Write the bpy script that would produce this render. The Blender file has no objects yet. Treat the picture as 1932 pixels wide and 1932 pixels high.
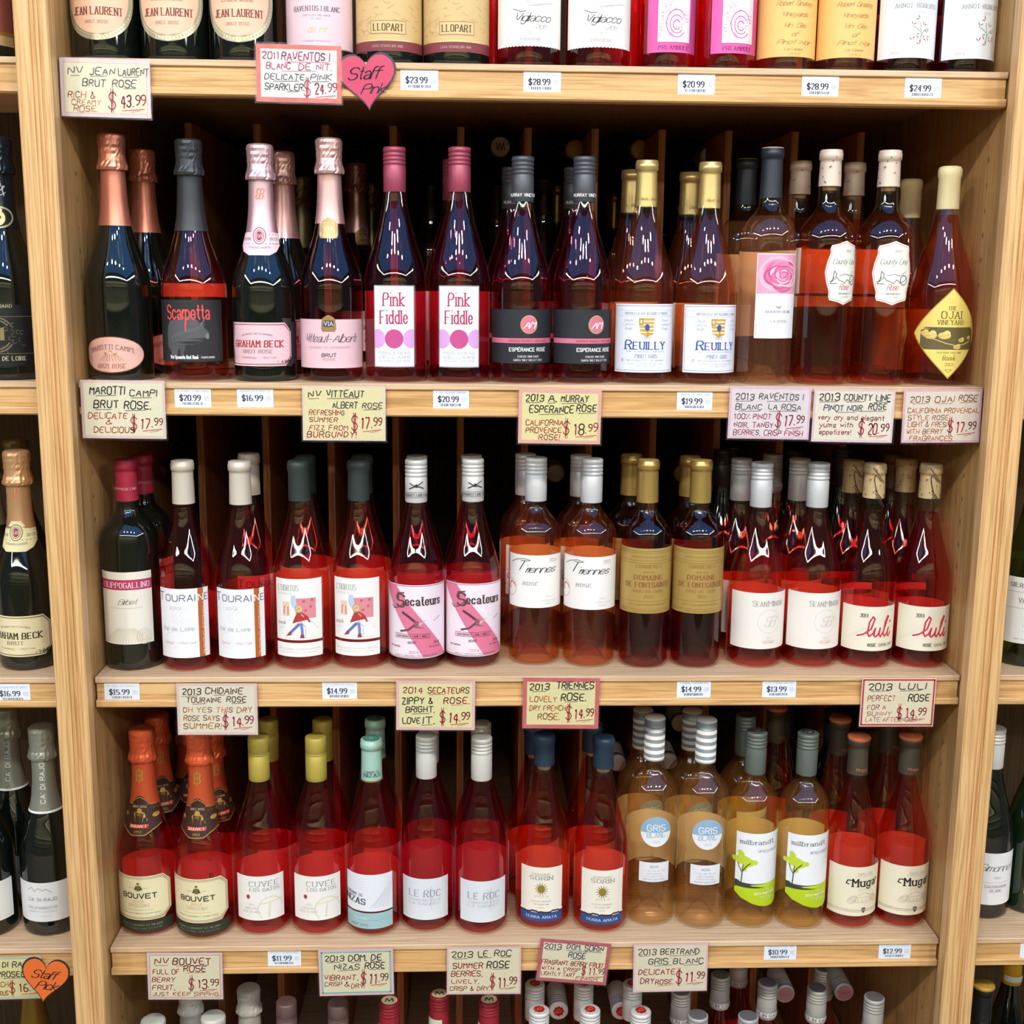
import bpy, bmesh, math, random
from mathutils import Vector, Matrix
S = bpy.context.scene
COL = S.collection
PI = math.pi
H = 0.39385      # shelf pitch
HT = 0.0426      # shelf front height
ZS = {'A': 3*H, 'B': 2*H, 'C': H, 'D': 0.0, 'E': -H}
# ------------------------------------------------------------------ camera
cd = bpy.data.cameras.new('camera'); cam = bpy.data.objects.new('camera', cd); COL.objects.link(cam)
cd.sensor_width = 36; cd.sensor_fit = 'HORIZONTAL'; cd.lens = 36*2308.47/1932; cd.clip_start = .05; cd.clip_end = 100
_R = ((0.9993248, -0.0355708, 0.0091999), (0.0024403, -0.1855837, -0.9826254), (0.0366601, 0.9819844, -0.1853716))
mw = Matrix(((_R[0][0], -_R[1][0], -_R[2][0], -0.0897106), (_R[0][1], -_R[1][1], -_R[2][1], -1.5825395),
             (_R[0][2], -_R[1][2], -_R[2][2], 0.9188954), (0, 0, 0, 1)))
cam.matrix_world = mw
S.camera = cam
# ------------------------------------------------------------------ view, world, lamps
S.view_settings.view_transform = 'Standard'; S.view_settings.look = 'None'
S.view_settings.gamma = 1; S.view_settings.use_curve_mapping = False
S.view_settings.exposure = -0.1
try:
    S.cycles.transparent_max_bounces = 26; S.cycles.max_bounces = 6; S.cycles.adaptive_threshold = .03; S.cycles.diffuse_bounces = 3
    S.cycles.glossy_bounces = 3; S.cycles.caustics_reflective = False; S.cycles.caustics_refractive = False
    S.cycles.use_denoising = True; S.cycles.sample_clamp_indirect = 6; S.cycles.blur_glossy = 0.3
except Exception: pass

def lin(hx):
    hx = hx.lstrip('#'); o = []
    for i in (0, 2, 4):
        c = int(hx[i:i+2], 16)/255; o.append(c/12.92 if c <= .04045 else ((c+.055)/1.055)**2.4)
    return (*o, 1)

W = bpy.data.worlds.new('world'); S.world = W; W.use_nodes = True
W.node_tree.nodes['Background'].inputs[0].default_value = (0.30, 0.32, 0.36, 1)
W.node_tree.nodes['Background'].inputs[1].default_value = 0.35

def area(name, loc, rot, sx, sy, power, col=(1, 1, 1), shape='RECTANGLE', spread=PI):
    l = bpy.data.lights.new(name, 'AREA'); l.shape = shape; l.size = sx
    if shape in ('RECTANGLE', 'ELLIPSE'): l.size_y = sy
    l.energy = power; l.color = col; l.spread = spread
    o = bpy.data.objects.new(name, l); o.location = loc; o.rotation_euler = rot; COL.objects.link(o)
    return o
# track spots of the shop ceiling, aimed at the shelves
for i, x in enumerate((-1.6, -0.7, -0.1, 0.6, 1.4)):
    p = Vector((x*1.3, -2.75, 3.0)); t = Vector((x*.35, 0.05, .35)); d = (t-p)
    o = area('track_spot', p, d.to_track_quat('-Z', 'Y').to_euler(), .17, .17, 31, (1.0, .94, .83), 'DISK')
area('far_wall_fill', (0, -4.2, 2.5), (-.75, 0, 0), 9, .3, 420, (1, .97, .85))  # added fill, no actual fixture; brightens the far wall for reflections and low bounce
# ------------------------------------------------------------------ materials
MATS = {}
def bsdf(m): return m.node_tree.nodes['Principled BSDF']
def mat(name, col, rough=.5, metal=0, spec=.5, coat=0):
    if name in MATS: return MATS[name]
    m = bpy.data.materials.new(name); m.use_nodes = True; b = bsdf(m)
    b.inputs['Base Color'].default_value = lin(col) if isinstance(col, str) else (*col[:3], 1)
    b.inputs['Roughness'].default_value = rough; b.inputs['Metallic'].default_value = metal
    b.inputs['Specular IOR Level'].default_value = spec; b.inputs['Coat Weight'].default_value = coat
    MATS[name] = m; return m
def varied(name, col, col2, scale, rough=.5, metal=0, bump=0, stretch=(1, 1, 1), spec=.5, detail=3):
    if name in MATS: return MATS[name]
    m = mat(name, col, rough, metal, spec); nt = m.node_tree; N = nt.nodes; L = nt.links; b = bsdf(m)
    tc = N.new('ShaderNodeTexCoord'); mp = N.new('ShaderNodeMapping'); mp.inputs['Scale'].default_value = stretch
    nz = N.new('ShaderNodeTexNoise'); nz.inputs['Scale'].default_value = scale; nz.inputs['Detail'].default_value = detail
    cr = N.new('ShaderNodeMix'); cr.data_type = 'RGBA'
    cr.inputs[6].default_value = lin(col); cr.inputs[7].default_value = lin(col2)
    L.new(tc.outputs['Object'], mp.inputs[0]); L.new(mp.outputs[0], nz.inputs['Vector'])
    L.new(nz.outputs[0], cr.inputs[0]); L.new(cr.outputs[2], b.inputs['Base Color'])
    if bump:
        bp = N.new('ShaderNodeBump'); bp.inputs['Strength'].default_value = bump; bp.inputs['Distance'].default_value = .002
        L.new(nz.outputs[0], bp.inputs['Height']); L.new(bp.outputs[0], b.inputs['Normal'])
    return m
def ink(hx):            # printed colour on a label
    return mat('ink_'+hx, hx, .55, 0, .35)
def paper(hx):
    return varied('paper_'+hx, hx, hx, 60, .5, 0, .04, spec=.4)
def foil(hx, rough=.32, metal=.75):
    return mat('foil_%s_%s_%s' % (hx, rough, metal), hx, rough, metal)
def wood(name, c1, c2, c3, axis, rough=.42):
    if name in MATS: return MATS[name]
    m = mat(name, c1, rough, 0, .4); nt = m.node_tree; N = nt.nodes; L = nt.links; b = bsdf(m)
    tc = N.new('ShaderNodeTexCoord')
    def mapped(s_along, s_across):
        mp = N.new('ShaderNodeMapping')
        mp.inputs['Scale'].default_value = tuple(s_along if k == axis else s_across for k in range(3))
        L.new(tc.outputs['Object'], mp.inputs[0]); return mp
    a = N.new('ShaderNodeTexNoise'); a.inputs['Scale'].default_value = 1; a.inputs['Detail'].default_value = 4
    a.inputs['Distortion'].default_value = .6
    L.new(mapped(1.6, 22).outputs[0], a.inputs['Vector'])
    f = N.new('ShaderNodeTexNoise'); f.inputs['Scale'].default_value = 1; f.inputs['Detail'].default_value = 6
    L.new(mapped(9, 330).outputs[0], f.inputs['Vector'])
    wv = N.new('ShaderNodeTexWave'); wv.wave_type = 'BANDS'; wv.bands_direction = 'XYZ'[(axis+1) % 3]
    wv.inputs['Scale'].default_value = 1.3; wv.inputs['Distortion'].default_value = 9; wv.inputs['Detail'].default_value = 3
    wv.inputs['Detail Scale'].default_value = 1.2
    L.new(mapped(2.0, 26).outputs[0], wv.inputs['Vector'])
    r1 = N.new('ShaderNodeMix'); r1.data_type = 'RGBA'; r1.inputs[6].default_value = lin(c1); r1.inputs[7].default_value = lin(c2)
    L.new(a.outputs[0], r1.inputs[0])
    mr = N.new('ShaderNodeMapRange'); mr.inputs[1].default_value = .48; mr.inputs[2].default_value = .72; mr.inputs[4].default_value = .85
    L.new(f.outputs[0], mr.inputs[0])
    r2 = N.new('ShaderNodeMix'); r2.data_type = 'RGBA'; r2.inputs[7].default_value = lin(c3)
    L.new(mr.outputs[0], r2.inputs[0]); L.new(r1.outputs[2], r2.inputs[6])
    mr2 = N.new('ShaderNodeMapRange'); mr2.inputs[1].default_value = .7; mr2.inputs[2].default_value = 1; mr2.inputs[4].default_value = .42
    L.new(wv.outputs[1], mr2.inputs[0])
    r3 = N.new('ShaderNodeMix'); r3.data_type = 'RGBA'; r3.inputs[7].default_value = lin(c3)
    L.new(mr2.outputs[0], r3.inputs[0]); L.new(r2.outputs[2], r3.inputs[6]); L.new(r3.outputs[2], b.inputs['Base Color'])
    bp = N.new('ShaderNodeBump'); bp.inputs['Strength'].default_value = .25; bp.inputs['Distance'].default_value = .0006
    L.new(f.outputs[0], bp.inputs['Height']); L.new(bp.outputs[0], b.inputs['Normal'])
    return m
OAKX = wood('oak_along_x', 'E8C08A', 'D09F5E', 'A67840', 0)
OAKZ = wood('oak_upright', 'E8BE88', 'D3A56A', 'AC8048', 2)
OAKTOP = wood('oak_shelf_top', 'E2C4A0', 'D0AC82', 'B48C60', 0)
OAKSIDE = wood('oak_side_panel', 'CCA26A', 'B48A54', '926C3C', 2)
OAKDIV = wood('divider_oak', 'B87C4C', '9A623A', '704628', 2, .6)
BACKW = wood('back_panel_brown', '5A4834', '4A3A2A', '382C20', 2, .7)

def glass(name, tint, ior=1.5, rough=.015, body=None, body_fac=0):
    """thin-walled bottle glass: tinted see-through plus a fresnel mirror"""
    if name in MATS: return MATS[name]
    m = bpy.data.materials.new(name); m.use_nodes = True; nt = m.node_tree; N = nt.nodes; L = nt.links
    for n in list(N):
        if n.type != 'OUTPUT_MATERIAL': N.remove(n)
    out = [n for n in N if n.type == 'OUTPUT_MATERIAL'][0]
    tr = N.new('ShaderNodeBsdfTransparent'); tr.inputs[0].default_value = (*tint, 1)
    base = tr
    if body_fac:
        df = N.new('ShaderNodeBsdfDiffuse'); df.inputs[0].default_value = (*body, 1)
        mx = N.new('ShaderNodeMixShader'); mx.inputs[0].default_value = body_fac
        L.new(tr.outputs[0], mx.inputs[1]); L.new(df.outputs[0], mx.inputs[2]); base = mx
    if ior:
        gl = N.new('ShaderNodeBsdfGlossy'); gl.inputs['Roughness'].default_value = rough
        fr = N.new('ShaderNodeFresnel'); fr.inputs[0].default_value = ior
        ge = N.new('ShaderNodeNewGeometry')
        mr = N.new('ShaderNodeMapRange'); mr.inputs[3].default_value = ior; mr.inputs[4].default_value = 1/1.45
        L.new(ge.outputs['Backfacing'], mr.inputs[0]); L.new(mr.outputs[0], fr.inputs[0]); ml = fr
        m2 = N.new('ShaderNodeMixShader'); L.new(ml.outputs[0], m2.inputs[0])
        L.new(base.outputs[0], m2.inputs[1]); L.new(gl.outputs[0], m2.inputs[2]); base = m2
    L.new(base.outputs[0], out.inputs[0]); MATS[name] = m; return m
GLASS_CLEAR = glass('bottle_glass_clear', (.97, .98, .97), 1.72)
GLASS_GREEN = glass('bottle_glass_green', (.30, .42, .12), 1.72)
GLASS_BLACK = mat('bottle_glass_black', (.004, .006, .004), .03, 0, .9)
GLASS_DGREEN = mat('bottle_glass_dark_green', (.006, .02, .006), .03, 0, .9)
def wine(name, tint, body, fac):
    return glass('wine_'+name, tint, 0, 0, body, fac)
WINES = {
 'pink':   wine('deep_pink', (.86, .28, .36), (.40, .02, .05), 0.01),
 'red':    wine('cherry_red', (.93, .36, .37), (.50, .02, .03), 0.01),
 'coral':  wine('coral_red', (.95, .45, .37), (.55, .06, .03), 0.018),
 'orange': wine('orange_rose', (.955, .66, .46), (.60, .14, .06), 0.03),
 'blush':  wine('pale_blush', (.98, .86, .74), (.60, .25, .12), 0.06),
 'peach':  wine('peach_pink', (.978, .87, .70), (.60, .28, .08), 0.07),
 'gold':   wine('golden_pink', (.975, .86, .60), (.62, .26, .06), 0.07),
 'plum':   wine('dark_rose', (.74, .32, .34), (.25, .02, .03), 0.008),
 'amber':  wine('amber_rose', (.93, .50, .32), (.5, .12, .04), 0.018),
 'white':  wine('white_wine', (.93, .93, .70), (.5, .5, .2), .04),
}
# ------------------------------------------------------------------ mesh building
class MB:
    def __init__(s): s.v = []; s.f = []; s.m = []; s.mats = []; s.sm = []
    def mi(s, m):
        if m not in s.mats: s.mats.append(m)
        return s.mats.index(m)
    def quad(s, pts, m, smooth=False):
        k = len(s.v); s.v += [tuple(p) for p in pts]; s.f.append(tuple(range(k, k+len(pts)))); s.m.append(s.mi(m)); s.sm.append(smooth)
    def box(s, x0, x1, y0, y1, z0, z1, m):
        k = len(s.v)
        s.v += [(x, y, z) for x in (x0, x1) for y in (y0, y1) for z in (z0, z1)]
        for f in ((0, 1, 3, 2), (4, 6, 7, 5), (0, 4, 5, 1), (2, 3, 7, 6), (0, 2, 6, 4), (1, 5, 7, 3)):
            s.f.append(tuple(k+i for i in f)); s.m.append(s.mi(m)); s.sm.append(False)
    def extrude(s, prof, axis, a0, a1, m):
        """closed profile of (p,q) run along axis 'x' (p=y,q=z) or 'z' (p=x,q=y)"""
        n = len(prof); k = len(s.v)
        for a in (a0, a1):
            for p, q in prof: s.v.append((a, p, q) if axis == 'x' else (p, q, a))
        for i in range(n):
            j = (i+1) % n; s.f.append((k+i, k+j, k+n+j, k+n+i)); s.m.append(s.mi(m)); s.sm.append(False)
        s.f.append(tuple(k+i for i in range(n))[::-1]); s.f.append(tuple(k+n+i for i in range(n)))
        s.m += [s.mi(m)]*2; s.sm += [False]*2
    def lathe(s, prof, seg, m, fn=None):
        """prof: list of (r,z[,mat]); r=0 closes"""
        k0 = None; idx = []
        for p in prof:
            r, z = p[0], p[1]
            if r <= 1e-6: idx.append([len(s.v)]); s.v.append((0, 0, z))
            else:
                idx.append(list(range(len(s.v), len(s.v)+seg)))
                for i in range(seg):
                    a = 2*PI*i/seg; rr = fn(r, z, a) if fn else r
                    s.v.append((rr*math.sin(a), -rr*math.cos(a), z))
        for q in range(len(prof)-1):
            A, B = idx[q], idx[q+1]; mm = prof[q][2] if len(prof[q]) > 2 else m
            for i in range(seg):
                j = (i+1) % seg
                if len(A) == 1 and len(B) == 1: continue
                if len(A) == 1: f = (A[0], B[j], B[i])
                elif len(B) == 1: f = (A[i], A[j], B[0])
                else: f = (A[i], A[j], B[j], B[i])
                s.f.append(f); s.m.append(s.mi(mm)); s.sm.append(True)
    def mesh(s, name):
        me = bpy.data.meshes.new(name); me.from_pydata(s.v, [], s.f)
        for m in s.mats: me.materials.append(m)
        me.polygons.foreach_set('material_index', s.m); me.polygons.foreach_set('use_smooth', s.sm)
        me.update(); return me
    def obj(s, name, parent=None):
        o = bpy.data.objects.new(name, s.mesh(name)); COL.objects.link(o); o.parent = parent; return o
def empty(name, loc=(0, 0, 0)):
    o = bpy.data.objects.new(name, None); o.location = loc; o.empty_display_size = .02; COL.objects.link(o); return o
def tag(o, label, cat, group=None):
    o['label'] = label; o['category'] = cat
    if group: o['group'] = group
    return o
# ------------------------------------------------------------------ stroke lettering
G = {}
for ln in '''A4 022842/1434|B4 02083847463505/3544433202|C4 4738180703123243|D4 02082846442202|E4 48080242/0535|F4 480802/0535
G4 473818070312324345 25|H4 0208/4248/0545|I0 0208|J3 3833221203|K4 0208/480542|L4 080242|M4 0208254842|N4 02084248|O4 180703123243473818
P4 02083847463505|Q4 180703123243473818/2441|R4 02083847463505/2542|S4 473818070615354443321203|T4 0848/2822|U4 080312324348|V4 082248|W4 0812263248
X4 0248/0842|Y4 082548/2522|Z4 08480242|a3 0516263532/341403122233|b3 0802/051626353322 1203|c3 352616050312 2233|d3 3832/352616050312 2233
e3 04343526160503122233|f2 28180702/0626|g3 3631201001/35261605031222 33|h3 0802/0516263532|i0 0206/08|j1 161100/18|k3 0802/360432|l0 0802
m4 0602/05162522/25364542|n3 0602/0516263532|o3 161605031222333526 16|p3 0600/051626353322 1203|q3 3630/352616050312 2233|r1 0602/041626
s3 3526160514243322 1203|t2 181322/0626|u3 060312 2233/3632|v2 061226|w4 0612253246|x3 0632/3602|y3 0623/361000|z3 06360232
04 180703123243473818|12 071812|24 0718384746 0242|34 0718384746 3515/354443321203|44 323804 44|54 480805354443321202|64 3818060312324344 3505
74 084812|84 180706153546473818/1504031232434435|94 451506071838474422 12|$4 473818070615354443321203/2921|.0 02|,1 1201|!0 0804/02|?4 07183847462524/22
&4 42171828270403122244|'0 0807|-3 0535|é3 04343526160503122233/1829|É4 48080242/0535/2839|%4 0248/07/43|(1 180602|)1 080612|:0 03/05|è3 04343526160503122233/1928|ç3 352616050312 2233/2120'''.replace('\n', '|').split('|'):
    G[ln[0]] = (int(ln[1]), [[(int(q[i]), int(q[i+1])) for i in range(0, len(q), 2)] for q in ln[3:].replace(' ', '').split('/')])
ROUND = set('CDGOQSUBPRJ0235689abcdeghmnopqrstu&$?éèçfj')
def chaikin(p):
    o = [p[0]]
    for a, b in zip(p, p[1:]):
        o += [(a[0]*.75+b[0]*.25, a[1]*.75+b[1]*.25), (a[0]*.25+b[0]*.75, a[1]*.25+b[1]*.75)]
    return o+[p[-1]]
RND = random.Random(5)
class Lab:
    """drawing on a surface: surf(u,v,layer)->3D point; step = max facet length"""
    def __init__(s, surf, step=.0035, vstep=.012): s.M = MB(); s.surf = surf; s.step = step; s.vstep = vstep
    def grid(s, rows, m, layer):
        """rows: list of (v,u0,u1)"""
        wmax = max(r[2]-r[1] for r in rows); n = max(1, math.ceil(wmax/s.step))
        M = s.M; k = len(M.v); mi = M.mi(m)
        for v, a, b in rows:
            for i in range(n+1): M.v.append(tuple(s.surf(a+(b-a)*i/n, v, layer)))
        for q in range(len(rows)-1):
            for i in range(n):
                a = k+q*(n+1)+i; M.f.append((a, a+1, a+n+2, a+n+1)); M.m.append(mi); M.sm.append(True)
    def rect(s, u0, v0, u1, v1, m, layer=0):
        m = ink(m) if isinstance(m, str) else m
        n = max(1, math.ceil(abs(v1-v0)/s.vstep))
        s.grid([(v0+(v1-v0)*i/n, u0, u1) for i in range(n+1)], m, layer)
    def ell(s, cu, cv, a, b, m, layer=1, n=14, ang0=-PI/2, ang1=PI/2):
        m = ink(m) if isinstance(m, str) else m; R = []
        for i in range(n+1):
            t = ang0+(ang1-ang0)*i/n; w = max(a*math.cos(t), a*.02); R.append((cv+b*math.sin(t), cu-w, cu+w))
        s.grid(R, m, layer)
    def shape(s, rows, m, layer=1):
        s.grid(rows, ink(m) if isinstance(m, str) else m, layer)
    def fan(s, pts, m, layer=1):
        """small flat polygon"""
        m = ink(m) if isinstance(m, str) else m
        s.M.quad([s.surf(u, v, layer) for u, v in pts], m)
    def line(s, pts, w, m, layer=2, wh=None):
        """ribbon; w = thickness of upright strokes, wh of level ones"""
        m = ink(m) if isinstance(m, str) else m; wh = w if wh is None else wh
        for a, b in zip(pts, pts[1:]):
            du, dv = b[0]-a[0], b[1]-a[1]; L = math.hypot(du, dv)
            if L < 1e-7: continue
            ww = (wh+(w-wh)*abs(dv)/L)/2; nu, nv = -dv/L*ww, du/L*ww; eu, ev = du/L*ww*.6, dv/L*ww*.6
            n = max(1, math.ceil(L/(s.step*1.6)))
            for i in range(n):
                t0, t1 = i/n, (i+1)/n
                p = (a[0]+du*t0-(eu if i == 0 else 0), a[1]+dv*t0-(ev if i == 0 else 0))
                q = (a[0]+du*t1+(eu if i == n-1 else 0), a[1]+dv*t1+(ev if i == n-1 else 0))
                s.M.quad([s.surf(p[0]-nu, p[1]-nv, layer), s.surf(q[0]-nu, q[1]-nv, layer), s.surf(q[0]+nu, q[1]+nv, layer), s.surf(p[0]+nu, p[1]+nv, layer)], m)
    def ring(s, cu, cv, a, b, w, m, layer=2, n=28, t0=0, t1=2*PI):
        s.line([(cu+a*math.cos(t0+(t1-t0)*i/n), cv+b*math.sin(t0+(t1-t0)*i/n)) for i in range(n+1)], w, m, layer)
    def frame(s, u0, v0, u1, v1, w, m, layer=1):
        s.line([(u0, v0), (u1, v0), (u1, v1), (u0, v1), (u0, v0)], w, m, layer)
    def text(s, t, cu, v, h, m, style='sans', w=None, layer=3, bold=None, rot=0, align='c', arc=0):
        """v = baseline, h = cap height, w = fitted width"""
        m = ink(m) if isinstance(m, str) else m
        u = h/6; sp = {'sans': 1.5, 'serif': 1.9, 'script': .55, 'hand': 1.5}[style]; x = 0; strokes = []
        hand = style == 'hand'
        for ch in t:
            if ch == ' ': x += 3.2; continue
            if ch == '~': x += 1.2; continue
            if ch not in G: continue
            wd, st = G[ch]
            dy = RND.uniform(-.35, .35) if hand else 0; sc = RND.uniform(.88, 1.08) if hand else 1; an = RND.uniform(-.09, .07) if hand else 0
            for q in st:
                p = [(x+a, b-2) for a, b in q]
                if len(p) == 1: strokes.append([(p[0][0]-.3, p[0][1]), (p[0][0]+.35, p[0][1]+.1)]); continue
                if hand:
                    c0 = x+wd/2
                    p = [(c0+(a-c0)*sc*math.cos(an)-(b-3)*math.sin(an), 3+(b-3)*sc+(a-c0)*math.sin(an)+dy) for a, b in p]
                    p = chaikin(p) if len(p) > 2 else p
                elif ch in ROUND and len(p) > 3: p = chaikin(p)
                elif style == 'script' and len(p) > 2: p = chaikin(p)
                if style in ('script',): p = [(a+b*.42, b) for a, b in p]
                if hand: p = [(a+b*.08, b) for a, b in p]
                strokes.append(p)
                if style == 'serif' and len(p) > 1:
                    for e, nb in ((p[0], p[1]), (p[-1], p[-2])):
                        if abs(e[1]-round(e[1])) < .01 and round(e[1]) in (0, 6, 4) and abs(nb[1]-e[1]) > .6*abs(nb[0]-e[0])+.01:
                            strokes.append([(e[0]-1.05, e[1]), (e[0]+1.05, e[1])])
            x += wd+sp
        tot = max(x-sp, .5); kx = u if w is None else w/tot
        bw = h*({'sans': .13, 'serif': .15, 'script': .09, 'hand': .12}[style] if bold is None else bold)
        th = bw*({'serif': .5, 'script': .55}.get(style, 1))
        off = {'c': -tot*kx/2, 'l': 0, 'r': -tot*kx}[align]; cr, sr = math.cos(rot), math.sin(rot)
        for p in strokes:
            P = []
            for a, b in p:
                X, Y = off+a*kx, b*u
                if arc: Y -= arc*(X*X)
                P.append((cu+X*cr-Y*sr, v+X*sr+Y*cr))
            s.line(P, bw, m, layer, th)
def plane_surf(o, ex, ez, nrm):
    o, ex, ez, nrm = map(Vector, (o, ex, ez, nrm))
    return lambda u, v, l: o+ex*u+ez*v+nrm*(.00012*l)
# ------------------------------------------------------------------ the room behind the viewer
def structure(name, m, *boxes):
    M = MB()
    for b in boxes: M.box(*b, m)
    o = M.obj(name); o['kind'] = 'structure'; return o
ZF = -1.02
structure('floor', varied('floor_tile', '8A7E6C', '75695A', 6, .5), (-6, 6, -5.2, 1.2, ZF-.05, ZF))
structure('wall_back', mat('wall_paint', '6E675A', .8), (-6, 6, 1.12, 1.2, ZF, 3.4))
structure('wall_far', varied('far_wall_olive', '5C5A42', '33301F', 3.5, .8, stretch=(4, 1, .6)), (-6, 6, -5.2, -5.1, ZF, 2.1))
M = MB()
for i in range(25): M.box(-6+i*.48, -5.9+i*.48, -5.1, -5.0, ZF, 2.0, mat('far_upright', 'A8A480', .6))
for z in (.3, .75, 1.2, 1.65): M.box(-6, 6, -5.1, -4.95, z, z+.05, mat('far_upright', 'A8A480', .6))
o = M.obj('far_shelving_1'); o['kind'] = 'structure'  # uprights and boards of unseen shelving opposite, added to stripe the bottle reflections
SKYG = bpy.data.materials.new('window_daylight'); SKYG.use_nodes = True
b_ = bsdf(SKYG); b_.inputs['Base Color'].default_value = (.02, .03, .05, 1)
b_.inputs['Emission Color'].default_value = (.13, .40, 1, 1); b_.inputs['Emission Strength'].default_value = 1.5
M = MB()
for i in range(13):
    M.box(-5.07+i*.78, -5.07+i*.78+.72, -5.0, 1.1, 3.22, 3.26, SKYG)
o = M.obj('window_1'); o['kind'] = 'structure'
M = MB(); M.box(-6, -5.1, -5.2, 1.2, 3.3, 3.4, mat('ceiling_paint', '8A8478', .8)); M.box(5.1, 6, -5.2, 1.2, 3.3, 3.4, mat('ceiling_paint', '8A8478', .8))
o = M.obj('ceiling'); o['kind'] = 'structure'
TUBE = bpy.data.materials.new('fluorescent_tube'); TUBE.use_nodes = True
b_ = bsdf(TUBE); b_.inputs['Emission Color'].default_value = (1, .98, .9, 1); b_.inputs['Emission Strength'].default_value = 26
t = empty('ceiling_light', (0, -3.6, 2.15)); tag(t, 'long white fluorescent lamp hanging over the aisle behind the viewer', 'lamp')
M = MB(); M.box(-3.3, 3.3, -.09, .09, .05, .09, mat('lamp_white', 'E8E8E4', .5)); M.obj('housing', t)
M = MB(); M.extrude([(.045*math.cos(a*PI/4), .045*math.sin(a*PI/4)) for a in range(8)], 'x', -3.2, 3.2, TUBE); M.obj('tube', t)
for sx, wd in ((-1, 'left'), (1, 'right')):
    t = empty('ceiling_light', (sx*3.35, -2.0, 2.15)); tag(t, 'long white fluorescent lamp along the %s side of the aisle, out of view' % wd, 'lamp')
    M = MB(); M.box(-.09, .09, -1.6, 1.4, .05, .09, mat('lamp_white', 'E8E8E4', .5)); M.obj('housing', t)
    M = MB(); M.box(-.04, .04, -1.58, 1.38, -.04, .04, TUBE); M.obj('tube', t)
# ------------------------------------------------------------------ shelving
XI = .588      # inner face of the side panels
def stile(parent, x0, x1, fl=()):
    """upright front board with routed grooves"""
    w = x1-x0; y0 = -.045; P = [(x0, -.022), (x0, y0+.002), (x0+.002, y0)]
    for f in fl:
        g = x0+w*f; P += [(g-.0016, y0), (g-.0008, y0+.0022), (g+.0008, y0+.0022), (g+.0016, y0)]
    P += [(x1-.002, y0), (x1, y0+.002), (x1, -.022)]
    M = MB(); M.extrude(P[::-1], 'z', ZF, 2.1, OAKZ); return M.obj('stile', parent)
def shelf(parent, x0, x1, z, depth, back=True):
    M = MB(); M.extrude([(.0, z-.0010), (.0012, z), (depth, z), (depth, z-.016), (.0008, z-.0078), (0, z-.0068)][::-1], 'x', x0, x1, OAKTOP)
    s = M.obj('shelf', parent)
    M = MB(); M.extrude([(.0035, z-.0079), (.020, z-.0087), (.020, z-.0335), (.0035, z-.0335)][::-1], 'x', x0+.0006, x1-.0006, OAKX)
    M.obj('front_rail', s)
    M = MB(); M.extrude([(.0035, z-.0315), (-.0004, z-.0325), (-.001, z-.0335), (-.001, z-.0405), (.0015, z-HT), (.020, z-HT), (.020, z-.0334), (.0035, z-.0334)][::-1], 'x', x0, x1, OAKX)
    M.obj('bottom_lip', s); return s
def panel(parent, x0, x1, name='side_panel', y0=-.022, y1=.86, m=None, z0=ZF, z1=2.1):
    M = MB(); M.box(x0, x1, y0, y1, z0, z1, m or OAKSIDE); return M.obj(name, parent)
PINM = mat('shelf_pin_brass', 'C9B48A', .35, .7)
unit = empty('shelving_unit', (0, 0, ZF)); tag(unit, 'oak wine shelving unit in the middle holding five rows of bottles', 'shelf')
def reparent(o, p): o.parent = p; o.matrix_parent_inverse = Matrix.Translation(-Vector(p.location)); return o
st = [stile(None, -.624, -.583, (.50, .62, .74)), stile(None, .578, .622, (.42, .54, .62))]
pans = [panel(None, -.606, -XI), panel(None, XI, .604)]
for o in st+pans: reparent(o, unit)
for sx, pn in ((-1, pans[0]), (1, pans[1])):
    M = MB()
    for y in (.045, .21):
        z = -.36
        while z < 1.6:
            c = [(sx*(XI-.0004), y+.0022*math.cos(a*PI/4), z+.0036*math.sin(a*PI/4)) for a in range(8)]
            if min(abs(z-q) for q in list(ZS.values())) > .05 and y > .1 or y < .1 and min(abs(z-q) for q in ZS.values()) > .05:
                M.quad(c if sx < 0 else c[::-1], PINM)
            z += .032
    o = M.obj('shelf_pin_hole', pn); o['kind'] = 'stuff'
for k, z in ZS.items(): reparent(shelf(None, -.5855, .5855, z, .86), unit)
# partitions of the bins behind
BAYS = [(ZS[a], ZS[b]-HT) for a, b in (('E', 'D'), ('D', 'C'), ('C', 'B'), ('B', 'A'))]+[(ZS['A'], ZS['A']+H-HT)]
first = None
for z0, z1 in BAYS:
    for k in range(-5, 6):
        if first is None:
            M = MB(); M.box(-.0052, .0052, .272, .855, 0, H-HT-.0005, OAKDIV); first = M.obj('divider_board', None); o = first
        else: o = first.copy(); COL.objects.link(o)
        o.location = (k*.0983-.002, 0, z0+.0003); reparent(o, unit)
for (z0, z1), (x0, x1) in zip(BAYS, ((-.588, .0), (-.588, -.3), (-.20, .0), (-.588, -.1), (-.588, .3))):
    M = MB(); M.box(x0, x1, .70, .706, z0, z1, BACKW); reparent(M.obj('bin_back_board', None), unit)
M = MB(); M.box(-.62, .62, .862, .88, ZF, 2.1, BACKW); reparent(M.obj('back_panel', None), unit)
M = MB(); M.box(-XI, XI, .0, .02, ZF, -H-.36, OAKX); reparent(M.obj('plinth', None), unit)
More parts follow.
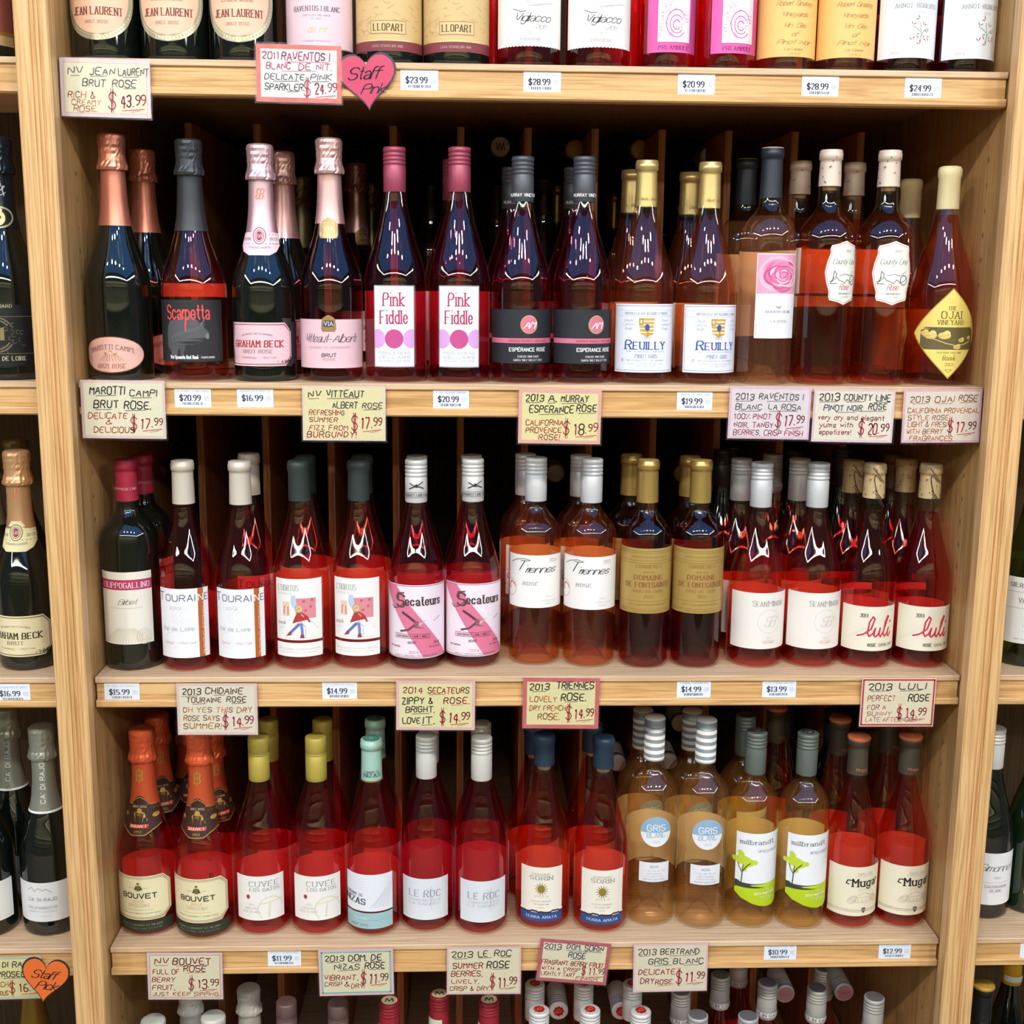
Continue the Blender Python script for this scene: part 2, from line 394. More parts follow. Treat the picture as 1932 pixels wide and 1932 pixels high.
for nm, x0, x1, xa, xb, lab in (('l', -1.30, -.6075, -.622, -.607, 'oak wine shelving unit cut off at the left edge of the view'), ('r', .6055, 1.30, .607, .6225, 'oak wine shelving unit cut off at the right edge of the view')):
    u2 = empty('shelving_unit', ((x0+x1)/2, 0, ZF)); tag(u2, lab, 'shelf')
    for k, z in ZS.items(): reparent(shelf(None, x0, x1, z, .4), u2)
    out = x0 if nm == 'l' else x1
    reparent(panel(None, *((out-.018, out) if nm == 'l' else (out, out+.018)), y1=.5), u2)
    M = MB(); M.box(x0, x1, .405, .42, ZF, 2.1, BACKW); reparent(M.obj('back_panel', None), u2)

# ------------------------------------------------------------------ bottles
def catmull(P, n=4):
    o = []
    for i in range(len(P)-1):
        p0, p1, p2, p3 = P[max(i-1, 0)], P[i], P[i+1], P[min(i+2, len(P)-1)]
        for k in range(n):
            t = k/n
            z = p1[1]+(p2[1]-p1[1])*t
            m1 = (p2[0]-p0[0])/max(p2[1]-p0[1], 1e-6)*(p2[1]-p1[1]); m2 = (p3[0]-p1[0])/max(p3[1]-p1[1], 1e-6)*(p2[1]-p1[1])
            r = (2*t**3-3*t*t+1)*p1[0]+(t**3-2*t*t+t)*m1+(-2*t**3+3*t*t)*p2[0]+(t**3-t*t)*m2
            o.append((r, z))
    return o+[P[-1]]
SH = {'burg': ((.40, 1), (.44, .99), (.48, .95), (.54, .84), (.60, .70), (.66, .57), (.72, .46), (.78, .385)),
      'champ': ((.37, 1), (.41, .985), (.46, .91), (.52, .76), (.58, .60), (.64, .48), (.72, .40), (.80, .37)),
      'bord': ((.60, 1), (.635, .985), (.665, .93), (.69, .83), (.715, .67), (.735, .53), (.76, .42), (.79, .385))}
def profile(kind, r, h):
    rn = .0138 if kind != 'champ' else .0150
    P = [(r, .009), (r, .05)]
    for f, q in SH[kind]:
        P.append((max(rn, r*q), f*h))
    P += [(rn, .84*h), (rn, h-.002)]
    return catmull(P)
def rfun(pr):
    def f(z):
        if z <= pr[0][1]: return pr[0][0]
        for a, b in zip(pr, pr[1:]):
            if z <= b[1]: return a[0]+(b[0]-a[0])*(z-a[1])/max(b[1]-a[1], 1e-9)
        return pr[-1][0]
    return f
def bsurf(rf, back=False):
    o = PI if back else 0
    def s(u, v, l):
        r = rf(v); a = u/r+o; r += .00035+.00012*l
        return Vector((r*math.sin(a), -r*math.cos(a), v))
    return s
class T: pass
TY = {}
def cap_mesh(kind, h, ln, c, c2=None, r=.0150, rf=None):
    M = MB(); z0 = h-ln; a = foil(c, .38, .25) if kind in ('screw', 'stripe') else foil(c, .42, .15)
    b = foil(c2, .4, .1) if c2 else a
    if kind == 'metalfoil': a = foil(c, .3, .65); kind = 'foil'
    if kind == 'wax': a = mat('wax_'+c, c, .45)
    if kind == 'screw':
        P = [(r-.0004, z0, a), (r, z0+.001, a)]
        z = h-.0235; P += [(r, z-.002, a)]
        for k in range(4):
            P += [(r-.0009, z, a), (r-.0009, z+.0008, a), (r+.0001, z+.0014, a), (r+.0001, z+.0042, a)]; z += .0052
        P += [(r, h-.0015, a), (r-.0012, h-.0002, a), (r-.002, h, b), (0, h, b)]
    elif kind == 'plain':       # smooth screw cap with one seam
        m_ = h-.027
        P = [(r-.0003, z0, a), (r, z0+.001, a), (r, m_, a), (r-.0007, m_+.0006, a), (r, m_+.0014, a), (r, m_+.003, a), (r-.0006, m_+.0036, a), (r, m_+.0044, a), (r, h-.002, a), (r-.0015, h-.0002, a), (r-.0022, h, b), (0, h, b)]
    elif kind == 'stripe':
        n = 5; P = [(r-.0003, z0, b)]
        for k in range(n*2):
            za = z0+ln*.86*k/(n*2); zb = z0+ln*.86*(k+1)/(n*2); mm = b if k % 2 == 0 else a
            P += [(r-.0001, za, mm), (r-.0001, zb, mm)]
        P += [(r, h-.002, b), (r-.0015, h, b), (0, h, b)]
    elif kind == 'wax':
        P = [(r-.0002, z0, a), (r, z0+.0015, a), (r-.0006, h-.016, a), (r+.0007, h-.013, a), (r+.0008, h-.005, a), (r-.001, h-.001, a), (r-.004, h, b), (0, h+.0006, b)]
    else:                       # foil over a corked lip
        P = [(r+.0001, z0, a), (r, z0+.001, a), (r-.0009, h-.017, a), (r-.001, h-.0135, a), (r+.0005, h-.0128, a), (r+.0006, h-.0045, b if c2 and ln < 0 else a), (r-.0001, h-.0038, a), (r, h-.0012, b if c2 else a), (r-.0012, h, b), (0, h, b)]
    M.lathe(P, 28, a); return M
def champ_cap(h, z0, c, rf, metal=.7, rough=.34, band=None):
    M = MB(); a = foil(c, rough, metal); b = foil(band, .35, .2) if band else a
    P = [(rf(z0)+.0007, z0, b), (rf(z0+.004)+.0008, z0+.004, a)]
    z = z0+.012
    while z < h-.046: P.append((max(rf(z), .0150)+.0008, z, a)); z += .010
    M.lathe(P+[(.0160, h-.046, a), (.0165, h-.043, a)], 32, a)
    Q = [(.0196, h-.0455), (.0200, h-.042), (.0192, h-.038), (.0178, h-.034), (.0172, h-.030), (.0168, h-.026), (.0172, h-.022), (.0170, h-.018), (.0176, h-.014), (.0174, h-.010), (.0178, h-.006), (.0172, h-.0025), (.0150, h-.0004), (.009, h+.0006), (0, h+.0008)]
    R = random.Random(11); cr = [R.uniform(-1, 1) for _ in range(40)]; k0 = len(M.f)
    jit = {}
    def fn(r, z, t):
        i = int(round(t/(2*PI/40))) % 40
        if (i, z) not in jit: jit[(i, z)] = R.uniform(-1, 1)
        a_ = .045 if z < h-.037 else (.030 if z < h-.003 else .012)
        return r*(1+a_*(.55*cr[i]+.65*jit[(i, z)]))
    M.lathe(Q, 40, a, fn)
    for q in range(k0, len(M.f)): M.sm[q] = False
    return M
def make(key, kind, r, h, g, wn=None, fill=None, cap=None, front=None, back=None, neck=None, extra=None, name='wine_bottle'):
    """one prototype bottle with its parts; later ones copy it"""
    t = T(); t.kind = kind; t.h = h; t.r = r; pr = profile(kind, r, h); rf = rfun(pr); t.rf = rf
    t.parts = []
    def build(): 
        root = empty(name)
        M = MB(); base = [(0, .024), (.010, .022), (.018, .010), (r*.66, .001), (r*.80, 0), (r*.93, .0012), (r*.985, .004)]
        M.lathe(base+pr+[(pr[-1][0]+.0006, h-.001), (pr[-1][0]-.002, h-.0015), (0, h-.0015)], 44, g); M.obj('glass_body', root)
        if wn:
            F = fill or h-.075; wb = [(0, .0262), (.0108, .024), (.0198, .011), (r*.68, .0028), (r*.85, .0026)]
            wp = [(q[0]-.0018, q[1]) for q in pr if q[1] < F]
            M = MB(); M.lathe(wb+wp+[(rf(F)-.0018, F), (0, F)], 36, WINES[wn]); M.obj('wine', root)
        if cap:
            (champ_cap(h, cap[1], cap[2], rf, *cap[3:]) if cap[0] == 'champ' else cap_mesh(cap[0], h, *cap[1:])).obj('capsule', root)
        if back:
            L = Lab(bsurf(rf, True)); 
            bl = back if isinstance(back, list) else [back]
            for q in bl:
                q = list(q); q[2] = min(q[2], 1.42*r) if key != 'gbeck' else q[2]; L.rect(-q[2]+(q[4] if len(q) > 4 else 0), q[0], q[2]+(q[4] if len(q) > 4 else 0), q[1], paper(q[3] if len(q) > 3 else 'F4EEE2'), 0)
            L.M.obj('back_label', root)
        if front:
            L = Lab(bsurf(rf)); front(L); L.M.obj('front_label', root)
        if neck:
            L = Lab(bsurf(lambda z: max(rf(z), .0150)+.0006), vstep=.004); neck(L); L.M.obj('neck_label', root)
        if extra: extra(root, t)
        return root
    t.build = build; t.proto = None; TY[key] = t
def place(key, x, y, z, lying, rot, label, group, sz=1, sr=1):
    t = TY[key]
    if t.proto is None: t.proto = root = t.build(); kids = list(root.children)
    else:
        root = t.proto.copy(); COL.objects.link(root)
        for ch in t.proto.children:
            c = ch.copy(); COL.objects.link(c); c.parent = root
    if lying:
        ang = PI/2
        sp = rot*PI/180
        root.rotation_euler = (ang, 0, sp)
        d = Matrix.Rotation(sp, 3, 'Z') @ Matrix.Rotation(ang, 3, 'X') @ Vector((0, 0, t.h))
        root.location = Vector((x, y, z))-d
    else:
        root.location = (x, y, z); root.rotation_euler = (0, 0, rot*PI/180); root.scale = (sr, sr, sz)
    tag(root, label, 'bottle', group); return root
# ------------------------------------------------------------------ label artwork, one function per kind of bottle
def full(r, f=.98): return r*math.asin(f)      # half arc seen from the front
W_ = 'F3F1EC'
def a_jean(L):
    for k, (e, c) in enumerate(((.049, 'C9C3A8'), (.0465, 'E6DFC0'), (.0445, 'B9B49B'), (.0405, 'E9BD9B'))):
        L.ell(0, .075, e, .0515-.0045*min(k, 1)-.001*k, foil(c, .28, .5) if k < 3 else paper('EFC3A2'), k, 20)
    for i in range(-14, 15):
        t_ = -PI/2+i*.1; L.line([(.0435*math.cos(t_), .075+.0465*math.sin(t_)), (.0455*math.cos(t_+.02), .075+.049*math.sin(t_+.02))], .0005, '8F8A70', 4)
    L.text('CHAMPAGNE', 0, .071, .0036, '8F5A48', 'serif', .040, 7); L.text('JEAN LAURENT', 0, .0535, .0085, '7E3B36', 'serif', .062, 7)
    L.text('BRUT ROSÉ', 0, .0435, .0035, 'B08A70', 'serif', .028, 7)
def a_rav(L):
    w = full(.042); L.rect(-w, .018, w, .14, paper('EBC9CE')); L.rect(-w, .018, w, .0192, foil('D9C08A'), 1)
    L.text('RAVENTÓS I BLANC'.replace('Ó', 'O'), 0, .062, .0055, '5E5C66', 'serif', .060); L.text('CONCA DEL RIU ANOIA', 0, .056, .0018, '9A8A94', 'serif', .035)
    L.text('DE NIT', 0, .052, .0018, '9A8A94', 'serif', .012); L.text('de nit', 0, .037, .0075, foil('D8B16A'), 'script', .022); L.text('ELABORADO POR RAVENTOS', 0, .026, .0014, '8B7F88', 'serif', .034)
def a_llo(L):
    w = full(.042); L.rect(-w, .029, w, .14, paper('D3B57C')); L.rect(-w, .0165, w, .029, '7D3A3F', 1); L.rect(-w, .0285, w, .0295, foil('E6CE8E'), 2)
    R = random.Random(3)
    for i in range(46):
        u = R.uniform(-w, w*.96); v = R.uniform(.036, .088); q = [(u+.0035*k*R.uniform(.4, 1)-.006, v+.0022*math.sin(k+i)) for k in range(4)]
        L.line(q, .0005, 'A9754F' if i % 2 else 'B98A5A', 1)
    L.rect(-.021, .037, .023, .052, 'D9BD86', 2); L.frame(-.021, .037, .023, .052, .0005, '7A5236', 3); L.text('LLOPART', .001, .0405, .0078, '4E2F24', 'serif', .037, layer=4)
    L.text('CAVA SPARKLING WINE', 0, .021, .0027, 'C79A8C', 'serif', .040)
def a_vig(L):
    w = full(.042, .93); L.rect(-w, .026, w, .14, paper('F1EFE6'))
    n = 22
    for i in range(n): L.ell(-w+(i+.5)*2*w/n, .026, w/n*1.02, .0016, paper('F1EFE6'), 0, 5)
    L.text('il', .000, .072, .005, '3C4048', 'script', .006); L.text('Vigliacco', .002, .054, .0095, '30343C', 'script', .046, bold=.1); L.line([(-.022, .069), (-.012, .0655), (-.006, .066)], .0007, '30343C')
    L.text('2011', .013, .0455, .0048, '5C6068', 'script', .014); L.text('Y', .0, .0385, .004, foil('D8B16A'), 'serif'); L.text('POGGIONI', .0, .0315, .0032, '8C8F96', 'serif', .024)
def a_prea(L):
    w = .036; L.rect(-w, .021, w, .13, foil('D4569A', .35, .35)); L.rect(-.022, .033, .022, .12, foil('E8E2EE', .3, .4), 1); L.frame(-.022, .033, .022, .12, .0008, 'C23A86', 2)
    for s_ in (.013, .0085, .0045): L.ring(.002, .053+s_*.2, s_, s_*1.25, .0012, 'C2519C', 2, 22, .6, 5.6)
    R = random.Random(8)
    for i in range(26):
        u = R.uniform(-.018, .018); v = R.uniform(.036, .085); L.ring(u, v, .0022, .0022, .0006, 'BE69B4', 3, 7, R.uniform(0, 3), R.uniform(4, 6))
    L.text('PREAMBULE', 0, .0245, .0048, '7A1F66', 'serif', .040)
def a_sins(L):
    w = full(.038); L.rect(-w, .018, w, .14, paper('F0BF72'))
    for i, (s_, q, ww) in enumerate((('Robert Sinskey', .079, .048), ('Vineyards', .066, .034), ('Vin Gris', .053, .030), ('of', .0425, .008), ('Pinot Noir', .033, .043), ('Los Carneros', .0255, .024), ('2013', .0195, .015))):
        L.text(s_, .002, q, .0055 if i < 5 else .0032, 'A9714C', 'script', ww, bold=.1)
def a_arno(L):
    w = full(.0385, .95); L.rect(-w, .019, w, .14, paper('E9EEF2')); L.text('ARNOT-ROBERTS', .003, .079, .0050, '8C8F98', 'serif', .056); L.text('2013', .008, .072, .0025, 'B0B3BA', 'serif', .01)
    for p, c in (([(.008, .036), (.009, .047), (.007, .062)], '5C8F4A'), ([(.008, .044), (.013, .052), (.018, .055)], '5C8F4A'), ([(.008, .05), (.002, .055), (-.003, .057)], '5C8F4A')): L.line(p, .0007, c, 1)
    for u, v, a in ((-.002, .058, .5), (.002, .046, -.9), (.006, .066, 1.9), (.012, .058, .3), (.018, .050, 1.2), (.011, .042, -.4), (.017, .044, -1), (-.002, .040, 1), (.008, .036, 1.6)):
        for c, k in (('C7415F', 0), ('4F9150', 1.3)): L.fan([(u, v), (u+.006*math.cos(a+k), v+.006*math.sin(a+k)), (u+.003*math.cos(a+k+.5), v+.003*math.sin(a+k+.5))], c, 2)
    L.text('2013', -.024, .0235, .0032, 'DD8B96', 'serif', .011)
def a_marotti(L):
    L.ell(-.003, .034, .0455, .0235, '9A5A3E', 0, 20); L.ell(-.003, .034, .0445, .0225, varied('marbled_pink', 'E2AE9C', 'EBC0B2', 90, .5), 1, 20)
    L.text('MAROTTI CAMPI', -.003, .0415, .0058, '9E6A62', 'serif', .058, 5, arc=6); L.text('BRUT ROSÉ', -.003, .0165, .0055, '9E5F58', 'serif', .038)
    L.fan([(-.012, .037), (-.003, .040), (.006, .036), (.003, .033), (-.01, .034)], 'B98455', 2)
    for i in range(8): L.line([(-.018+i*.0045, .026), (-.010+i*.002, .0345)], .0007, 'B98455', 3)
def a_scar(L):
    w = full(.0427, .985); L.rect(-w, .0255, w*.82, .105, ink('2B2B2D'))
    L.shape([(.030, -.024, -.017), (.040, -.027, -.015), (.0445, -.031, -.006), (.048, -.032, .006), (.053, -.032, .018), (.057, -.032, .0255), (.063, -.032, .027), (.067, -.031, .0235), (.072, -.030, .018), (.078, -.026, .013), (.084, -.016, .005)], '55575A', 1)
    L.fan([(.010, .078), (.024, .085), (.018, .072)], '66686A', 2); L.fan([(.000, .080), (.011, .087), (.009, .078)], '626466', 2)
    L.shape([(.030, -.012, -.008), (.040, -.012, -.006), (.047, -.014, -.004)], '4A4C4E', 1)
    L.ell(.0245, .0585, .0025, .0038, '7A7C7E', 2); L.line([(-.026, .046), (-.012, .052), (.004, .047), (.018, .052)], .0006, '3C3D40', 3)
    for i in range(9): L.line([(-.024+i*.005, .056+.0015*i), (-.018+i*.005, .062+.0015*i)], .0006, '77797C', 2)
    L.text('Scarpetta', -.001, .0805, .0175, 'E8534F', 'sans', .058, bold=.105); L.line([(-.0035, .075), (-.0035, .0655)], .0018, 'E8534F', 3); L.text('timido', .0055, .0725, .0025, 'C24A4A', 'script', .009)
    L.text('Vino Spumante Brut Rosé', -.008, .0295, .0042, 'E8E8E6', 'sans', .039, bold=.2); L.text('FOURTH EDITION', .0245, .030, .0022, 'D8D8D6', 'sans', .018, bold=.2)
def octo(L, w0, w1, v0, v1, c, m, layer): L.shape([(v0, w0+c*.1, w1-c), (v0+c, w0, w1), (v1-c, w0, w1), (v1, w0+c*.1, w1-c)], m, layer)
def beck(L, base, edge, red, txt):
    octo(L, -.050, .046, .0205, .077, .011, paper(base), 0)
    e = .0025; L.line([(-.048, .023), (.0345, .023), (.0435, .033), (.0435, .065), (.0345, .0745), (-.048, .0745), (-.048, .023)], .0009, edge, 2)
    L.text('METHODE CAP CLASSIQUE', -.004, .062, .0018, '5B4A48', 'serif', .042, arc=6); L.text('GRAHAM BECK', -.004, .0455, .0082, red, 'serif', .070, bold=.2)
    L.text(txt, -.004, .0375, .0045, '8E5458' if txt != 'BRUT' else '4A4038', 'serif', .040 if txt != 'BRUT' else .022); L.text('Chardonnay - Pinot Noir', -.004, .0305, .0028, '8A6A66', 'script', .048)
def a_gbeck(L): beck(L, 'EDC5CB', '8E3A3C', 'A8322E', 'BRUT ROSÉ')
def a_gbb(L): beck(L, 'E6D9AE', '4A4228', '3E3A24', 'BRUT')
def n_gbeck(L, c='E3B4BC', d='8C3F50', bg='F0D2D6'):
    L.shape([(.163, -.014, .014), (.168, -.024, .024), (.176, -.031, .031), (.192, -.030, .030), (.196, -.012, .012), (.203, -.006, .006)], bg, 1)
    L.line([(-.030, .178), (.030, .178)], .0008, d, 2); L.line([(-.029, .190), (.029, .190)], .0008, d, 2)
    L.ell(0, .188, .0085, .011, bg, 3); L.ring(0, .188, .008, .0105, .001, d, 4); L.ring(0, .188, .0055, .0075, .0008, d, 4); L.ell(0, .188, .004, .006, '9C3550', 4); L.text('GB', 0, .186, .004, 'F0D0D4', 'serif', .006, 5)
    L.text('GRAHAM', -.019, .1825, .0035, d, 'serif', .014); L.text('BECK', .02, .1825, .0035, d, 'serif', .012); L.text('CHAMPENOISE', 0, .1715, .0024, d, 'serif', .030, arc=-6)
def x_mono(root, t):
    L = Lab(bsurf(lambda z: max(t.rf(z), .0150)+.0007)); L.text('GB', 0, .235, .013, 'D9825A', 'script', .009); L.M.obj('neck_monogram', root)
def a_vitt(L):
    w = full(.0418); L.rect(-w, .0185, w, .082, paper('E9C2C8'))
    L.shape([(.066, -.008, .008), (.070, -.010, .010), (.082, -.009, .009), (.085, -.006, .006), (.0875, -.001, .001)], foil('B08F5A', .35, .5), 1); L.rect(-.0065, .0725, .0065, .0805, '2B3350', 2); L.text('VIA', 0, .074, .0052, 'F0EAD8', 'serif', .011, 3)
    L.text('Vitteaut', -.019, .0525, .0105, '55525C', 'script', .034, bold=.09); L.text('Alberti', .021, .0525, .0105, '55525C', 'script', .032, bold=.09); L.line([(-.002, .056), (.004, .056)], .0006, '55525C')
    L.text('CREMANT DE BOURGOGNE', 0, .0445, .0024, 'C49AA2', 'serif', .058); L.text('BRUT', 0, .0335, .0042, '55525C', 'sans', .019, bold=.2); L.text('ROSÉ', 0, .0285, .003, 'C47C88', 'sans', .016)
def n_vitt(L):
    L.shape([(.186, -.011, .011), (.190, -.013, .013), (.205, -.0125, .0125), (.209, -.007, .007), (.2125, -.001, .001)], foil('A88B5C', .35, .5), 1); L.frame(-.0105, .190, .0105, .206, .0006, 'E8D8B0', 2)
    L.rect(-.0085, .195, .0085, .2015, '2B3350', 2); L.text('VIA', 0, .196, .0048, 'F0EAD8', 'serif', .013, 3)
def a_fid(L):
    w = .0285; L.rect(-w, .0205, w, .1265, paper('EDEFF6')); L.frame(-w+.0007, .0212, w-.0007, .1258, .0006, '55525E', 1)
    for t_, v, ww, x in (('Pink', .1005, .027, -.0005), ('Fiddle', .0775, .036, -.0005)): L.text(t_, x, v, .0165, 'B03A5E', 'serif', ww, bold=.115, layer=4)
    for cu, c, cc in ((-.0235, 'D9A6DC', 1), (.0235, 'D9A6DC', 1)):
        rows = []
        for i in range(13):
            t_ = -PI/2+PI*i/12; ww = .012*math.cos(t_); a_, b_ = cu-ww, cu+ww; a_ = max(a_, -w+.0012); b_ = min(b_, w-.0012); rows.append((.0575+.0125*math.sin(t_), min(a_, b_-1e-5), b_))
        L.shape(rows, c, 1)
    L.ell(0, .0575, .0122, .0125, 'C24F8A', 2); L.text('FIDDLEHEAD', 0, .0375, .003, '9FA0AC', 'sans', .043); L.text('CELLARS', 0, .032, .003, '9FA0AC', 'sans', .043); L.text('2013 PINOT NOIR ROSÉ', 0, .0275, .0022, 'B4B5C0', 'sans', .043)
def a_esp(L):
    w = full(.0397, .995)*1.1; L.rect(-w, .0265, w, .097, ink('26292E')); L.rect(-w, .053, w, .0595, 'D8748C', 1); L.text('ANDREW MURRAY VINEYARDS', .004, .0548, .0026, '8E3048', 'sans', .056)
    L.ell(.0035, .0775, .0118, .0122, foil('C9A96E', .4, .3), 1); L.ell(.0035, .0775, .0102, .0106, 'D8748C', 2); L.text('AM', .0035, .0725, .0095, 'F6ECEC', 'script', .014, bold=.14, layer=4)
    L.text('ESPÉRANCE ROSÉ', .003, .0425, .0045, 'F0F0EE', 'sans', .052, bold=.19); L.text('CURTIS VINEYARD', .003, .0345, .0024, 'D8D8D8', 'serif', .029, bold=.2); L.text('SANTA YNEZ VALLEY 2013', .003, .0298, .0024, 'D8D8D8', 'serif', .040, bold=.2)
def n_esp(L): L.text('MURRAY VINEYARD', 0, .2425, .0038, 'E6E8EA', 'sans', .044, bold=.2)
def a_reu(L):
    w = full(.0412, .93); L.rect(-w, .0155, w, .105, paper('E8ECF3')); L.frame(-w+.0025, .018, w-.0025, .1025, .0006, '6878A0', 1); L.frame(-w+.006, .089, w-.006, .0965, .0003, 'A8B0C4', 1)
    L.text('IMPORTED BY KERMIT LYNCH', 0, .0912, .003, '8A90A4', 'serif', .060); L.text('2013', 0, .0595, .003, '8A90A0', 'serif', .010)
    L.shape([(.063, -.002, .002), (.067, -.009, .009), (.0865, -.0105, .0105)], foil('D8B45C', .4, .3), 1)
    for i in range(4): L.rect(-.0095, .0675+i*.0048, .0095, .069+i*.0048, 'F4EFE0', 2)
    L.rect(-.0105, .0775, -.0045, .0865, 'B8963E', 3); L.rect(-.0085, .080, -.0065, .0842, 'F4EFE0', 4); L.ell(.0005, .0745, .0032, .0045, '3E5290', 4); L.fan([(.0, .062), (.010, .0665), (.0, .071)], 'C89A30', 4)
    for x in (-.0255, .0255):
        for i, ww in enumerate((.013, .017, .011)): L.text(('Claude', 'Lafond', 'Reuilly')[i], x, .0825-.0055*i, .003, '9AA0B4', 'script', ww)
    L.text('R', -.0245, .0462, .0115, '2F4C96', 'serif', .0085, bold=.17); L.text('EUILLY', .0045, .0462, .0092, '2F4C96', 'serif', .044, bold=.19)
    L.text('APPELLATION REUILLY CONTROLEE', 0, .0422, .0018, 'A4AABA', 'serif', .054); L.text('PINOT GRIS', 0, .0345, .0048, '8E9AC0', 'serif', .030); L.text('MIS EN BOUTEILLE AU DOMAINE', 0, .0305, .0019, '9AA2B8', 'serif', .052)
    L.text('CLAUDE LAFOND PROPRIETAIRE', 0, .0265, .0014, 'A4AABA', 'serif', .050); L.text('BOIS SAINT DENIS', 0, .0235, .0014, 'A4AABA', 'serif', .026); L.ring(-.033, .0315, .0015, .0015, .0005, '4A4A50', 2, 10, .4, 5.5)
def n_reu(L): L.text('Claude Jamin', 0, .2385, .004, '7A6630', 'script', .024)
def a_rosa(L):
    w = .0315; L.rect(-w, .062, w, .1725, paper('F0EFF2')); L.rect(-w+.001, .1205, w-.001, .1715, 'E3A3BC', 1)
    cu, cv = .004, .146; R = random.Random(7); cols = ('F3CFDC', 'E58FB0', 'D96A98', 'F0B6CB', 'CF4F85')
    L.ell(-.002, cv, .027, .023, 'EDB9CC', 2, 14)
    for k in range(26):
        q = 1-k/27; a_ = k*2.4; d_ = .013*q; x_, y_ = cu+d_*math.cos(a_), cv-.001+d_*.8*math.sin(a_); w_ = min(.0155*q+.002, w-.002-abs(x_))
        L.ell(x_, y_, w_, (.0125*q+.0016), cols[k % 5], 3+k, 10)
        L.ell(x_-.0010*math.cos(a_)*q, y_-.0014*math.sin(a_)*q, w_*.86, (.0125*q+.0016)*.86, cols[(k+1) % 5] if k % 2 else 'DE7BA3', 3.5+k, 10)
    L.text('w', 0, .1015, .004, foil('C8A04A'), 'serif', .006, bold=.2); L.text('RAVENTOS I BLANC', .001, .0955, .0030, '7C7C88', 'serif', .037); L.text('LA ROSA', .001, .083, .0030, '7C7C88', 'serif', .023)
    L.text('CONCA DEL RIU ANOIA', -w+.0030, .073, .0015, 'A8A8B0', 'sans', .016, rot=PI/2)
def a_county(L):
    A_ = [(.107, 0), (.1105, .010), (.113, .021), (.118, .0225), (.124, .0222), (.136, .026), (.149, .0285), (.162, .026), (.174, .0222), (.180, .0225), (.184, .021), (.1865, .010), (.190, 0)]
    L.shape([(v, -max(w, .0004), max(w, .0004)) for v, w in A_], paper('EBEBDF'), 0)
    for s_ in (-1, 1): L.line([(s_*w*.93, .1485+(v-.1485)*.95) for v, w in A_], .0005, 'B4483E', 1)
    L.text('2013', .004, .1755, .0028, '9A9A92', 'serif', .009); L.text('County', -.0085, .160, .0068, '7E807C', 'script', .021); L.text('Line', .0125, .160, .0068, '7E807C', 'script', .013); L.ell(.002, .1615, .0006, .0006, '7E807C', 3, 6)
    L.line([(-.022, .137), (-.017, .139), (-.012, .143), (-.009, .139), (-.004, .1375), (0, .135), (.004, .140), (.010, .136), (.016, .1385), (.021, .143)], .0007, '3C3E3E', 2)
    L.line([(-.018, .1375), (-.016, .151), (-.0125, .147), (-.014, .143)], .0008, '3C3E3E', 2); L.ring(.015, .1395, .0055, .0062, .0009, '3C3E3E', 2, 14); L.line([(-.009, .145), (.001, .147), (.009, .145), (.018, .151)], .0006, '55585A', 2)
    L.line([(-.016, .143), (-.021, .1345), (-.012, .1345)], .0008, '3C3E3E', 2)
    L.text('Rosé', -.001, .1265, .0078, 'C4605E', 'script', .015); L.text('ANDERSON VALLEY', .001, .1205, .0022, '9A9A92', 'serif', .020); L.text('CALIFORNIA', .001, .1165, .0014, 'A8A8A0', 'serif', .013)
def x_cork(root, t):
    M = MB(); M.lathe([(0, t.h-.052), (.0095, t.h-.052), (.0095, t.h-.004), (0, t.h-.004)], 20, varied('cork', 'C9A57A', 'A98558', 180, .8)); M.obj('cork', root)
def a_ojai(L):
    def dia(k, m, l):
        P = []
        for i in range(17):
            v = -1+i/8; w = 1-abs(v)**1.18; P.append((.0695+v*.0595*k, -max(w, .004)*.0515*k, max(w, .004)*.0515*k))
        L.shape(P, m, l)
    dia(1, paper('B89A3C'), 0); dia(.965, paper('EBD573'), 1)
    L.text('THE', 0, .1005, .0048, '6E5F24', 'serif', .011); L.text('OJAI', 0, .0895, .0090, '4E4420', 'serif', .027, bold=.13); L.text('VINEYARD', 0, .0815, .0056, '5A4F24', 'serif', .036)
    L.shape([(.0485, -.034, .034), (.0535, -.040, .040), (.073, -.040, .040), (.078, -.034, .034)], varied('etched_brown', '5A4E2C', '6E6138', 500, .6), 2)
    L.line([(-.036, .066), (-.02, .062), (-.006, .057), (.008, .054), (.022, .056), (.034, .060)], .0011, 'D8C468', 3)
    for u, v, q in ((-.026, .067, .0085), (-.008, .067, .0085), (.010, .052, .0055), (.016, .061, .005), (-.034, .070, .006), (.030, .064, .004)):
        L.ell(u, v, q, q*.55, 'DCC76C', 4, 8); L.ell(u+q*.35, v+q*.3, q*.55, q*.5, 'E6D27C', 5, 6); L.line([(u-q, v-q*.2), (u+q*.8, v+q*.2)], .0004, '9A8A44', 6)
    L.text('CALIFORNIA TABLE WINE', 0, .0435, .0022, '9A8A44', 'serif', .034); L.text('Rosé', 0, .0345, .0058, '6E5F2C', 'serif', .016); L.text('2013', 0, .027, .0038, '8A7A3C', 'serif', .011); L.line([(-.005, .022), (.005, .022), (0, .018), (-.005, .022)], .0006, '8A7A3C')
def a_gall(L):
    w = .0385; L.rect(-w, .038, w, .138, paper('E9E4D4')); L.rect(-w, .1135, w, .1275, 'B5355C', 1); L.text('FILIPPOGALLINO', .001, .1165, .0072, 'F0D4D8', 'serif', .066)
    L.text('Birbet', .003, .0935, .0075, '6E6E62', 'script', .024); L.line([(-.020, .0885), (.024, .0885)], .0004, '9A9A8C')
    for i in range(-9, 10): L.line([(i*.0012, .060), (i*.004, .040)], .0005, 'C9BE9E', 1)
    for k in range(3): L.ring(.024, .048, .004+.003*k, .005+.003*k, .0005, 'B0A98C', 2, 14)
